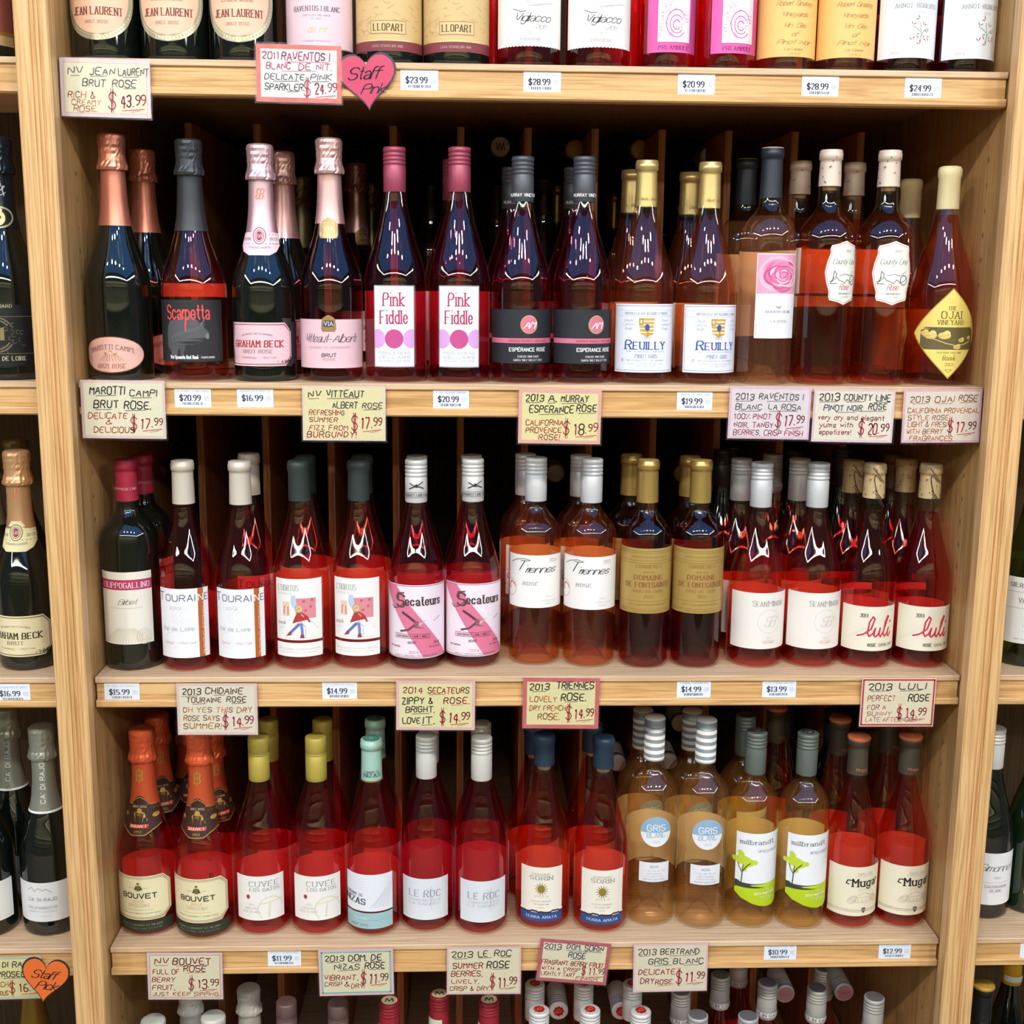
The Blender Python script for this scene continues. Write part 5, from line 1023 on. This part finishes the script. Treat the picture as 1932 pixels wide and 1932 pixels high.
for lab, x, z, n, p in (('under the tan engraved labels on the top shelf', -.1498, 1.1624, 'NV LLOPART CAVA ROSE', '23.99'), ('under the scalloped script labels on the top shelf', .0019, 1.1624, '2011 VIGLIACCO BRUT ROSE', '28.99'),
    ('under the magenta labels on the top shelf', .194, 1.1624, 'PREAMBULE ROSE', '20.99'), ('under the orange yellow labels on the top shelf', .3497, 1.1620, '13 SINSKEY ROSE', '28.99'),
    ('under the flower sprig labels on the top shelf', .4797, 1.1618, '13 ARNOT ROBERTS ROSE', '24.99'), ('under the black foiled bottle with red lettering', -.4421, .7687, 'NV SCARPETTA BRUT ROSE', '20.99'),
    ('under the pink octagonal label', -.3626, .7689, 'GRAHAM BECK ROSE NV', '16.99'), ('under the mauve capped bottles', -.1108, .7689, '12 FIDDLEHEAD PINOT NOIR ROSE', '20.99'),
    ('under the blue capitals bottles', .2064, .7681, '13 REUILLY PINOT GRIS', '19.99'), ('under the black bottle at the left end of the third shelf', -.5516, .3736, 'NV GALLINO BIRBET', '15.99'),
    ('under the seated figure labels', -.261, .3742, '13 LHORTUS ROSE', '14.99'), ('under the broad gold labels', .2199, .3752, '13 CORBIERES FONTSAINTE ROSE', '14.99'),
    ('under the round emblem labels', .3373, .3750, '13 SEAN MINOR VIN GRIS', '13.99'), ('in the left cabinet under the tan foiled bottle', -.6963, .3718, 'GRAHAM BECK BRUT', '16.99'),
    ('under the gold screw capped bottles', -.345, -.0190, '13 CUVEE LOS GATOS ROSE', '11.99'), ('under the lime swoosh labels', .3585, -.0180, '13 MILBRANDT PINOT GRIS', '10.99'),
    ('under the orange rimmed red bottles', .5241, -.0182, '13 MUGA ROSADO', '12.99'), ('at the right frame edge in the right cabinet', .7299, -.0196, '13 SAUVIGNON BLANC', '12.99')):
    price_tag('white printed price tag '+lab, (x, z, 0, 0), n, p)
# ------------------------------------------------------------------ the bottles where they stand
# kind, x, y, z, lying, turn in degrees, label, group
BOTTLES = [
('jean', -0.5445, 0.06, 1.1816, 0, 0, 'dark sparkling wine bottle with peach oval label, first from the left on the top shelf', 'bottles on the top shelf'),
('jean', -0.4587, 0.06, 1.1816, 0, 0, 'dark sparkling wine bottle with peach oval label, second from the left on the top shelf', 'bottles on the top shelf'),
('jean', -0.3725, 0.06, 1.1816, 0, 0, 'dark sparkling wine bottle with peach oval label, beside the pale pink labelled bottle', 'bottles on the top shelf'),
('rav', -0.2769, 0.06, 1.1816, 0, 0, 'dark bottle with tall pale pink label on the top shelf', 'bottles on the top shelf'),
('llo', -0.1896, 0.06, 1.1816, 0, 0, 'dark bottle with tan engraved label and maroon foot band, left of its pair', 'bottles on the top shelf'),
('llo', -0.1048, 0.06, 1.1816, 0, 0, 'dark bottle with tan engraved label and maroon foot band, right of its pair', 'bottles on the top shelf'),
('vig', -0.0129, 0.06, 1.1816, 0, 0, 'rosé bottle with white scalloped script label, left of its pair', 'bottles on the top shelf'),
('vig', 0.0753, 0.06, 1.1816, 0, 0, 'rosé bottle with white scalloped script label, right of its pair', 'bottles on the top shelf'),
('prea', 0.1632, 0.06, 1.1816, 0, 8, 'rosé bottle with magenta label and silver filigree panel, left of its pair', 'bottles on the top shelf'),
('prea', 0.2403, 0.06, 1.1816, 0, 14, 'rosé bottle with magenta label and silver filigree panel, right of its pair', 'bottles on the top shelf'),
('sins', 0.3166, 0.06, 1.1816, 0, 0, 'pale rosé bottle with orange yellow handwritten label, left of its pair', 'bottles on the top shelf'),
('sins', 0.3934, 0.06, 1.1816, 0, 0, 'pale rosé bottle with orange yellow handwritten label, right of its pair', 'bottles on the top shelf'),
('arno', 0.4707, 0.06, 1.1816, 0, 0, 'rosé bottle with white label and small pink flower sprig, left of its pair', 'bottles on the top shelf'),
('arno', 0.5485, 0.06, 1.1816, 0, 10, 'rosé bottle with white label and small pink flower sprig, at the right end', 'bottles on the top shelf'),
('red', -0.055, 0.155, 1.1816, 0, 0, 'plain rosé bottle in the second row left of the scalloped labels', 'second row bottles on the top shelf'),
('red', 0.128, 0.155, 1.1816, 0, 0, 'plain rosé bottle in the second row right of the scalloped labels', 'second row bottles on the top shelf'),
('red', 0.2204, 0.155, 1.1816, 0, 0, 'plain rosé bottle in the second row between the magenta labels', 'second row bottles on the top shelf'),
('red', 0.3001, 0.155, 1.1816, 0, 0, 'plain rosé bottle in the second row beside the orange yellow labels', 'second row bottles on the top shelf'),
('dkw', 0.4676, 0.155, 1.1816, 0, 0, 'darker rosé bottle in the second row left of the flower labels', 'second row bottles on the top shelf'),
('dkw', 0.55, 0.155, 1.1816, 0, 0, 'darker rosé bottle in the second row between the flower labels', 'second row bottles on the top shelf'),
('marotti', -0.5449, 0.057, 0.7877, 0, 0, 'black sparkling bottle with copper foil and pink oval label', 'front row bottles on the second shelf', 0.987, 0.975),
('scar', -0.4476, 0.0576, 0.7877, 0, 0, 'rosé sparkling bottle with black foil and black label bearing red lettering', 'front row bottles on the second shelf', 0.989, 0.975),
('gbeck', -0.3567, 0.0565, 0.7877, 0, 0, 'black sparkling bottle with pink foil neck and pink octagonal label', 'front row bottles on the second shelf', 0.986, 0.975),
('vitt', -0.2685, 0.0568, 0.7877, 0, 0, 'sparkling rosé bottle with pale pink foil, gold badge and pink label', 'front row bottles on the second shelf', 0.985, 0.975),
('fid', -0.1845, 0.0565, 0.7877, 0, 0, 'rosé bottle with mauve screw cap and pink circles on white label, left of pair', 'front row bottles on the second shelf', 0.984, 0.975),
('fid', -0.1007, 0.0565, 0.7877, 0, 0, 'rosé bottle with mauve screw cap and pink circles on white label, right of pair', 'front row bottles on the second shelf', 0.987, 0.975),
('esp', -0.0188, 0.0547, 0.7877, 0, 8, 'rosé bottle with charcoal label, pink stripe and gold disc, left of pair', 'front row bottles on the second shelf', 0.984, 0.975),
('esp', 0.0614, 0.0547, 0.7877, 0, 20, 'rosé bottle with charcoal label, pink stripe and gold disc, right of pair', 'front row bottles on the second shelf', 0.987, 0.975),
('reu', 0.143, 0.0562, 0.7877, 0, 0, 'rosé bottle with gold foil and white label with blue capitals, left of pair', 'front row bottles on the second shelf', 0.989, 0.975),
('reu', 0.2261, 0.0562, 0.7877, 0, 16, 'rosé bottle with gold foil and white label with blue capitals, right of pair', 'front row bottles on the second shelf', 0.985, 0.975),
('rosa', 0.306, 0.053, 0.7877, 0, 13, 'pale rosé bottle with navy foil and a pink rose on its white label', 'front row bottles on the second shelf', 0.982, 0.975),
('county', 0.3832, 0.0535, 0.7877, 0, 26, 'clear rosé bottle with cork and white shield label, left of pair', 'front row bottles on the second shelf', 0.981, 0.975),
('county', 0.4609, 0.0535, 0.7877, 0, 3, 'clear rosé bottle with cork and white shield label, right of pair', 'front row bottles on the second shelf', 0.982, 0.975),
('ojai', 0.5435, 0.0584, 0.7877, 0, 0, 'rosé bottle with cream foil and big yellow diamond label', 'front row bottles on the second shelf', 0.988, 0.975),
('marotti', -0.5395, 0.185, 0.7877, 0, 60, 'copper foiled bottle behind the pink oval label bottle', 'rear row bottles on the second shelf', 0.968),
('pinkf', -0.3478, 0.19, 0.7877, 0, 30, 'pink foiled bottle behind the pink octagonal label bottle', 'rear row bottles on the second shelf', 0.984),
('vitt', -0.269, 0.4488, 0.7877, 0, 33, 'pale pink foiled bottle half hidden behind the gold badge bottle', 'rear row bottles on the second shelf'),
('dch', -0.3521, 0.4178, 0.7877, 0, 0, 'dark foiled bottle deep behind the pink foiled bottles', 'rear row bottles on the second shelf'),
('dch', -0.2511, 0.5295, 0.7877, 0, 0, 'dark foiled bottle deep behind the gold badge bottle', 'rear row bottles on the second shelf'),
('black', -0.1482, 0.42, 0.7877, 0, 0, 'black capped bottle deep between the two mauve capped bottles', 'rear row bottles on the second shelf', 1.045),
('fid', -0.1104, 0.19, 0.7877, 0, 170, 'mauve screw cap bottle behind the right mauve capped bottle', 'rear row bottles on the second shelf', 0.978),
('esp', -0.027, 0.2, 0.7877, 0, 33, 'charcoal capped rosé bottle behind the left gold disc bottle', 'rear row bottles on the second shelf', 0.982),
('esp', 0.0607, 0.2, 0.7877, 0, 33, 'charcoal capped rosé bottle behind the right gold disc bottle', 'rear row bottles on the second shelf', 0.985),
('dk', 0.0297, 0.42, 0.7877, 0, 0, 'dark capped bottle deep right of the left gold disc bottle', 'rear row bottles on the second shelf', 1.003),
('dk', -0.0427, 0.45, 0.7877, 0, 0, 'dark capped bottle deep left of the gold disc bottles', 'rear row bottles on the second shelf', 0.976),
('gold', 0.0596, 0.53, 0.7877, 0, 0, 'gold foiled bottle deep between the gold disc bottles', 'rear row bottles on the second shelf', 0.995),
('gold', 0.1643, 0.6, 0.7877, 0, 0, 'gold foiled bottle deep right of the gold disc bottles', 'rear row bottles on the second shelf', 0.974),
('reu', 0.1424, 0.2, 0.7877, 0, 33, 'gold foiled bottle behind the left blue capitals bottle', 'rear row bottles on the second shelf', 0.99),
('reu', 0.2256, 0.2, 0.7877, 0, 33, 'gold foiled bottle behind the right blue capitals bottle', 'rear row bottles on the second shelf', 0.983),
('rosa', 0.3056, 0.2, 0.7877, 0, 33, 'navy foiled bottle behind the pink rose bottle', 'rear row bottles on the second shelf', 0.982),
('county', 0.3829, 0.2, 0.7877, 0, 150, 'corked bottle behind the left shield label bottle', 'rear row bottles on the second shelf', 0.98),
('county', 0.4607, 0.2, 0.7877, 0, 150, 'corked bottle behind the right shield label bottle', 'rear row bottles on the second shelf', 0.976),
('ojai', 0.5435, 0.2, 0.7877, 0, 120, 'cream foiled bottle behind the yellow diamond bottle', 'rear row bottles on the second shelf', 0.971),
('lwhite', -0.0387, 0.42, 1.127, 1, 0, 'lying bottle with white cap end bearing brown letters', 'bottles lying in the bins behind'),
('lgold', 0.0795, 0.42, 1.1245, 1, 0, 'lying bottle with gold cap end left of the divider', 'bottles lying in the bins behind'),
('lgold', 0.1821, 0.42, 1.1258, 1, 0, 'lying bottle with gold cap end above the blue capitals bottle', 'bottles lying in the bins behind'),
('lsilv', 0.2949, 0.42, 1.1167, 1, 0, 'lying bottle with pale embossed cap end, upper one', 'bottles lying in the bins behind'),
('lsilv', 0.2707, 0.42, 1.0386, 1, 0, 'lying bottle with pale embossed cap end, lower one', 'bottles lying in the bins behind'),
('gall', -0.5489, 0.0635, 0.3939, 0, 0, 'black bottle with crimson foil and cream label with crimson band', 'front row bottles on the third shelf'),
('tour', -0.4722, 0.0583, 0.3939, 0, 2, 'rosé bottle with beige foil and white label with orange stripe, left of pair', 'front row bottles on the third shelf'),
('tour', -0.3954, 0.0554, 0.3939, 0, 0, 'rosé bottle with beige foil and white label with orange stripe, right of pair', 'front row bottles on the third shelf'),
('hort', -0.3177, 0.0656, 0.3939, 0, 0, 'rosé bottle with dark green cap and painted seated figure label, left of pair', 'front row bottles on the third shelf'),
('hort', -0.2378, 0.0697, 0.3939, 0, -4, 'rosé bottle with dark green cap and painted seated figure label, right of pair', 'front row bottles on the third shelf'),
('sec', -0.1592, 0.0634, 0.3939, 0, 0, 'rosé bottle with pink and white diagonal pruning shears label, left of pair', 'front row bottles on the third shelf'),
('sec', -0.0818, 0.0721, 0.3939, 0, 8, 'rosé bottle with pink and white diagonal pruning shears label, right of pair', 'front row bottles on the third shelf'),
('tri', 0.0052, 0.081, 0.3939, 0, 0, 'orange rosé bottle with silver cap and cream script label, left of pair', 'front row bottles on the third shelf'),
('tri', 0.0812, 0.071, 0.3939, 0, -6, 'orange rosé bottle with silver cap and cream script label, right of pair', 'front row bottles on the third shelf'),
('font', 0.1578, 0.0646, 0.3939, 0, 0, 'rosé bottle with gold foil and broad gold label, left of pair', 'front row bottles on the third shelf'),
('font', 0.2306, 0.064, 0.3939, 0, 0, 'rosé bottle with gold foil and broad gold label, right of pair', 'front row bottles on the third shelf'),
('sean', 0.3161, 0.0697, 0.3939, 0, 4, 'rosé bottle with silver cap and plain cream label with round emblem, left of pair', 'front row bottles on the third shelf'),
('sean', 0.3947, 0.0691, 0.3939, 0, 4, 'rosé bottle with silver cap and plain cream label with round emblem, right of pair', 'front row bottles on the third shelf'),
('luli', 0.4716, 0.0647, 0.3939, 0, 6, 'rosé bottle with cork print cap and red script label, left of pair', 'front row bottles on the third shelf'),
('luli', 0.5496, 0.0641, 0.3939, 0, 6, 'rosé bottle with cork print cap and red script label, right of pair', 'front row bottles on the third shelf'),
('gall', -0.5489, 0.145, 0.3939, 0, 33, 'crimson foiled bottle behind the black bottle at the left end', 'rear row bottles on the third shelf', 0.981),
('tour', -0.3966, 0.1335, 0.3939, 0, 33, 'beige foiled bottle behind the right orange stripe bottle', 'rear row bottles on the third shelf', 0.997),
('hort', -0.3197, 0.1485, 0.3939, 0, 150, 'dark capped bottle behind the left seated figure bottle', 'rear row bottles on the third shelf', 0.983),
('hort', -0.2397, 0.1502, 0.3939, 0, 150, 'dark capped bottle behind the right seated figure bottle', 'rear row bottles on the third shelf', 0.983),
('sec', -0.1612, 0.1417, 0.3939, 0, 33, 'white capped bottle behind the left pruning shears bottle', 'rear row bottles on the third shelf', 0.979),
('sec', -0.0839, 0.1502, 0.3939, 0, 33, 'white capped bottle behind the right pruning shears bottle', 'rear row bottles on the third shelf', 0.979),
('tri', -0.0059, 0.155, 0.3939, 0, 25, 'silver capped orange bottle behind the left cream script bottle', 'rear row bottles on the third shelf', 0.98),
('tri', 0.0726, 0.1452, 0.3939, 0, 25, 'silver capped orange bottle behind the right cream script bottle', 'rear row bottles on the third shelf', 0.98),
('font', 0.1441, 0.1368, 0.3939, 0, 33, 'gold foiled bottle behind the left gold label bottle', 'rear row bottles on the third shelf', 0.99),
('font', 0.2284, 0.136, 0.3939, 0, 33, 'gold foiled bottle behind the right gold label bottle', 'rear row bottles on the third shelf', 0.983),
('sean', 0.3053, 0.149, 0.3939, 0, 33, 'silver capped bottle behind the left round emblem bottle', 'rear row bottles on the third shelf', 0.978),
('sean', 0.3897, 0.1475, 0.3939, 0, 33, 'silver capped bottle behind the right round emblem bottle', 'rear row bottles on the third shelf', 0.98),
('silv', 0.3686, 0.2213, 0.3939, 0, 0, 'grey capped red bottle deep between the round emblem bottles', 'rear row bottles on the third shelf', 0.963),
('dk', 0.3002, 0.2515, 0.3939, 0, 0, 'dull capped bottle deep behind the left round emblem bottle', 'rear row bottles on the third shelf', 0.953),
('dk', 0.3289, 0.3205, 0.3939, 0, 0, 'black capped bottle deepest left of the round emblem bottles', 'rear row bottles on the third shelf', 0.941),
('dk', 0.416, 0.2792, 0.3939, 0, 0, 'brown capped bottle deep behind the right round emblem bottle', 'rear row bottles on the third shelf', 0.939),
('luli', 0.4667, 0.1433, 0.3939, 0, 12, 'cork print capped bottle behind the left red script bottle', 'rear row bottles on the third shelf', 0.975),
('dkw', 0.55, 0.2141, 0.3939, 0, 0, 'brown capped dark bottle deep between the red script bottles', 'rear row bottles on the third shelf', 0.969),
('dk', 0.4799, 0.2403, 0.3939, 0, 0, 'dark capped bottle deep behind the left red script bottle', 'rear row bottles on the third shelf', 0.967),
('luli', 0.5422, 0.1393, 0.3939, 0, -120, 'cork print capped bottle behind the right red script bottle', 'rear row bottles on the third shelf', 0.984),
('lsilv', 0.0551, 0.4, 0.6095, 1, 0, 'lying bottle with plain pale cap end behind the script labels', 'bottles lying in the bins behind'),
('lgold', 0.2652, 0.4, 0.6103, 1, 0, 'lying bottle with gold cap end behind the gold labels', 'bottles lying in the bins behind'),
('ldark', -0.5914, 0.4, 0.608, 1, 0, 'lying bottle with dark red cap end behind the black bottle', 'bottles lying in the bins behind'),
('bou', -0.5462, 0.0674, 0.0, 0, -6, 'sparkling rosé bottle with orange foil and cream octagonal label, at the left end', 'front row bottles on the fourth shelf'),
('bou', -0.4644, 0.0574, 0.0, 0, -4, 'sparkling rosé bottle with orange foil and cream octagonal label, beside the gold capped bottles', 'front row bottles on the fourth shelf'),
('cuv', -0.3834, 0.0663, 0.0, 0, 3, 'red rosé bottle with gold screw cap and white label, left of pair', 'front row bottles on the fourth shelf'),
('cuv', -0.3028, 0.0648, 0.0, 0, 3, 'red rosé bottle with gold screw cap and white label, right of pair', 'front row bottles on the fourth shelf'),
('niz', -0.224, 0.0588, 0.0, 0, -8, 'rosé bottle with mint foil and white label over a teal strip', 'front row bottles on the fourth shelf'),
('roc', -0.147, 0.0691, 0.0, 0, -3, 'red bottle with silver cap and pale grey label, left of pair', 'front row bottles on the fourth shelf'),
('roc', -0.0683, 0.0604, 0.0, 0, 6, 'red bottle with silver cap and pale grey label, right of pair', 'front row bottles on the fourth shelf'),
('sor', 0.0216, 0.0726, 0.0, 0, -6, 'orange rosé bottle with navy cap and sun label, left of pair', 'front row bottles on the fourth shelf'),
('sor', 0.1057, 0.0622, 0.0, 0, -2, 'orange rosé bottle with navy cap and sun label, right of pair', 'front row bottles on the fourth shelf'),
('gris', 0.1806, 0.078, 0.0, 0, 0, 'pale peach bottle with striped cap and round blue label, left of pair', 'front row bottles on the fourth shelf'),
('gris', 0.2531, 0.0678, 0.0, 0, 0, 'pale peach bottle with striped cap and round blue label, right of pair', 'front row bottles on the fourth shelf'),
('mil', 0.3263, 0.0694, 0.0, 0, 8, 'golden pink bottle with lime green swoosh label, left of pair', 'front row bottles on the fourth shelf'),
('mil', 0.3992, 0.0636, 0.0, 0, 8, 'golden pink bottle with lime green swoosh label, right of pair', 'front row bottles on the fourth shelf'),
('mug', 0.4737, 0.0649, 0.0, 0, 6, 'red rosé bottle with olive foil, orange rim and cream label, left of pair', 'front row bottles on the fourth shelf'),
('mug', 0.5495, 0.0664, 0.0, 0, 6, 'red rosé bottle with olive foil, orange rim and cream label, right of pair', 'front row bottles on the fourth shelf'),
('bou', -0.5462, 0.1501, 0.0, 0, 25, 'orange foiled bottle behind the leftmost orange foiled bottle', 'rear row bottles on the fourth shelf', 0.972),
('bou', -0.4645, 0.1398, 0.0, 0, 33, 'orange foiled bottle behind the second cream octagonal label bottle', 'rear row bottles on the fourth shelf', 0.901),
('bou', -0.5209, 0.2286, 0.0, 0, 20, 'orange foiled bottle deep behind, between the two front orange foiled bottles', 'rear row bottles on the fourth shelf', 0.85),
('cuv', -0.3838, 0.1516, 0.0, 0, 33, 'gold capped bottle behind the left gold capped bottle', 'rear row bottles on the fourth shelf', 0.977),
('cuv', -0.3032, 0.1501, 0.0, 0, 33, 'gold capped bottle behind the right gold capped bottle', 'rear row bottles on the fourth shelf', 0.977),
('niz', -0.2247, 0.1418, 0.0, 0, 33, 'mint foiled bottle behind the mint foiled bottle', 'rear row bottles on the fourth shelf', 0.997),
('roc', -0.1457, 0.1502, 0.0, 0, 33, 'silver capped bottle behind the left pale grey label bottle', 'rear row bottles on the fourth shelf', 0.951),
('roc', -0.0682, 0.1418, 0.0, 0, 33, 'silver capped bottle behind the right pale grey label bottle', 'rear row bottles on the fourth shelf', 0.967),
('sor', 0.0114, 0.155, 0.0, 0, 33, 'navy capped bottle behind the left sun label bottle', 'rear row bottles on the fourth shelf', 0.935),
('sor', 0.0982, 0.1478, 0.0, 0, 33, 'navy capped bottle behind the right sun label bottle', 'rear row bottles on the fourth shelf', 0.958),
('gris', 0.1745, 0.1535, 0.0, 0, 20, 'striped cap bottle behind the left round blue label bottle', 'rear row bottles on the fourth shelf', 0.949),
('gris', 0.2471, 0.1447, 0.0, 0, 20, 'striped cap bottle behind the right round blue label bottle', 'rear row bottles on the fourth shelf', 0.953),
('mil', 0.3284, 0.147, 0.0, 0, 33, 'grey green capped bottle behind the left lime swoosh bottle', 'rear row bottles on the fourth shelf', 0.986),
('mug', 0.3884, 0.2, 0.0, 0, 33, 'olive foiled bottle deep behind, between the lime swoosh bottles', 'rear row bottles on the fourth shelf', 0.985),
('dk', 0.4248, 0.2766, 0.0, 0, 0, 'dark bottle deep behind the right lime swoosh bottle', 'rear row bottles on the fourth shelf', 0.864),
('mug', 0.4718, 0.148, 0.0, 0, 33, 'olive foiled bottle behind the left orange rimmed bottle', 'rear row bottles on the fourth shelf', 0.987),
('dk', 0.4918, 0.2434, 0.0, 0, 0, 'dark bottle deep left of the orange rimmed bottles', 'rear row bottles on the fourth shelf', 0.889),
('mug', 0.5476, 0.147, 0.0, 0, 33, 'olive foiled bottle behind the right orange rimmed bottle', 'rear row bottles on the fourth shelf', 1.006),
('lstripe', 0.1636, 0.35, 0.1253, 1, 0, 'lying bottle with striped cap left of the round blue labels', 'bottles lying in the bins behind'),
('lstripe', 0.2503, 0.35, 0.1277, 1, 0, 'lying bottle with striped cap between the round blue labels', 'bottles lying in the bins behind'),
('lstripe', 0.2676, 0.35, 0.1951, 1, 0, 'lying bottle with striped cap, highest of the three', 'bottles lying in the bins behind'),
('whitech', -0.5084, 0.1242, -0.3939, 0, 0, 'white foiled sparkling bottle under the leftmost bottom card', 'bottle tops on the bottom shelf', 0.85),
('whitech', -0.42, 0.1234, -0.3939, 0, 0, 'white foiled sparkling bottle with black dots right of the leftmost bottom card', 'bottle tops on the bottom shelf', 0.85),
('whitech', -0.544, 0.045, -0.3939, 0, 0, 'white foiled bottle end, leftmost on the bottom shelf', 'bottle tops on the bottom shelf', 0.85),
('whitech', -0.4572, 0.045, -0.3939, 0, 0, 'white foiled bottle end between the two white foiled necks', 'bottle tops on the bottom shelf', 0.866),
('brown', -0.3515, 0.05, -0.3939, 0, 0, 'brown screw cap bottle, left of pair', 'bottle tops on the bottom shelf', 0.976),
('brown', -0.2767, 0.05, -0.3939, 0, 0, 'brown screw cap bottle, right of pair', 'bottle tops on the bottom shelf', 0.966),
('mred', -0.202, 0.0549, -0.3939, 0, 0, 'red screw cap bottle with lettered disc under the teal bordered card', 'bottle tops on the bottom shelf', 0.961),
('mred', -0.1289, 0.0705, -0.3939, 0, 0, 'red screw cap bottle with lettered disc, middle one of three', 'bottle tops on the bottom shelf', 0.962),
('mred', -0.0557, 0.0552, -0.3939, 0, 0, 'red screw cap bottle with lettered disc, right one of three', 'bottle tops on the bottom shelf', 0.959),
('wred', 0.0153, 0.1138, -0.3939, 0, 0, 'white capped bottle with red flower disc, rear left of three', 'bottle tops on the bottom shelf', 0.919),
('wred', 0.0901, 0.1138, -0.3939, 0, 0, 'white capped bottle with red flower disc, rear middle of three', 'bottle tops on the bottom shelf', 0.916),
('wred', 0.1649, 0.1138, -0.3939, 0, 0, 'white capped bottle with red flower disc, rear right of three', 'bottle tops on the bottom shelf', 0.913),
('wred', 0.0174, 0.039, -0.3939, 0, 0, 'white capped bottle with red flower disc, front left of three', 'bottle tops on the bottom shelf', 0.935),
('wred', 0.0922, 0.039, -0.3939, 0, 0, 'white capped bottle with red flower disc, front middle of three', 'bottle tops on the bottom shelf', 0.932),
('wred', 0.167, 0.039, -0.3939, 0, 0, 'white capped bottle with red flower disc, front right of three', 'bottle tops on the bottom shelf', 0.922),
('silv', 0.2397, 0.1128, -0.3939, 0, 0, 'silver capped bottle under the right end of the rightmost card', 'bottle tops on the bottom shelf', 0.867),
('silv', 0.3071, 0.1451, -0.3939, 0, 0, 'silver capped bottle, rear one right of the rightmost card', 'bottle tops on the bottom shelf', 0.892),
('silv', 0.3527, 0.22, -0.3939, 0, 0, 'silver capped bottle with lettered band, hidden at the shelf lip', 'bottle tops on the bottom shelf', 0.85),
('silv', 0.3716, 0.1071, -0.3939, 0, 0, 'silver capped bottle with lettered band, under the left price tag', 'bottle tops on the bottom shelf', 0.924),
('silv', 0.4459, 0.0991, -0.3939, 0, 0, 'silver capped bottle with lettered band, centre of the right group', 'bottle tops on the bottom shelf', 0.907),
('silv', 0.4809, 0.18, -0.3939, 0, 0, 'silver capped bottle at the shelf lip, right rear', 'bottle tops on the bottom shelf', 0.85),
('silv', 0.5206, 0.06, -0.3939, 0, 0, 'silver capped bottle, rightmost on the bottom shelf', 'bottle tops on the bottom shelf', 0.937),
('silv', 0.2517, 0.039, -0.3939, 0, 0, 'silver capped bottle at the frame edge, left one', 'bottle tops on the bottom shelf', 0.894),
('silv', 0.3265, 0.039, -0.3939, 0, 0, 'silver capped bottle at the frame edge, right one', 'bottle tops on the bottom shelf', 0.884),
('lwred', 0.0528, 0.12, -0.1836, 1, 0, 'lying bottle with red flower disc on white cap, left one', 'bottles lying on the bottom shelf'),
('lwred', 0.1494, 0.12, -0.185, 1, 0, 'lying bottle with red flower disc on white cap, right one', 'bottles lying on the bottom shelf'),
('lpink', 0.4035, 0.12, -0.1596, 1, 0, 'lying bottle with pink disc in silver cap, left one', 'bottles lying on the bottom shelf'),
('lpink', 0.4953, 0.12, -0.1581, 1, 0, 'lying bottle with pink disc in silver cap, right one', 'bottles lying on the bottom shelf'),
('llbr', -0.6995, 0.06, 1.1816, 0, 0, 'bottle with brown label at the top of the left cabinet', 'bottles in the left cabinet'),
('lafc', -0.688, 0.055, 0.7877, 0, 0, 'black sparkling bottle with black and gold label in the left cabinet', 'bottles in the left cabinet'),
('gbb', -0.6935, 0.065, 0.3939, 0, 0, 'black sparkling bottle with tan foil and cream label in the left cabinet', 'bottles in the left cabinet'),
('dch', -0.765, 0.15, 0.3939, 0, 0, 'dark bottle with green gold foil beside the tan foiled bottle', 'bottles in the left cabinet'),
('dch', -0.7576, 0.24, 0.3939, 0, 0, 'dark bottle deep behind the tan foiled bottle', 'bottles in the left cabinet'),
('rajo', -0.6862, 0.07, 0.0, 0, 0, 'black sparkling bottle with silver foil and white label in the left cabinet', 'bottles in the left cabinet'),
('rajo', -0.7742, 0.065, 0.0, 0, 0, 'black sparkling bottle with white label, cut by the left frame edge', 'bottles in the left cabinet'),
('rajo', -0.7636, 0.15, 0.0, 0, 0, 'silver foiled bottle standing behind two white label bottles', 'bottles in the left cabinet'),
('goldch', -0.7538, 0.15, -0.3939, 0, 0, 'gold foiled bottle at the bottom of the left cabinet', 'bottles in the left cabinet'),
('viog', 0.7018, 0.07, 0.3939, 0, 0, 'green bottle with white label and tan foil in the right cabinet', 'bottles in the right cabinet'),
('sauv', 0.683, 0.09, 0.0, 0, 0, 'dark bottle with white script label beside the right post', 'bottles in the right cabinet'),
('green', 0.7594, 0.1, 0.0, 0, 0, 'green bottle with white screw cap in the right cabinet', 'bottles in the right cabinet'),
('gcap', 0.6856, 0.0617, -0.3939, 0, 0, 'dark bottle with gold rimmed cap at the bottom right', 'bottles in the right cabinet'),
('ycap', 0.7658, 0.14, -0.3939, 0, 0, 'bottle with yellow foil at the bottom right', 'bottles in the right cabinet'),
('gcap', 0.7612, 0.0483, -0.3939, 0, 0, 'dark bottle with gold rimmed cap cut by the frame corner', 'bottles in the right cabinet'),
]
for b in BOTTLES: place(*b)
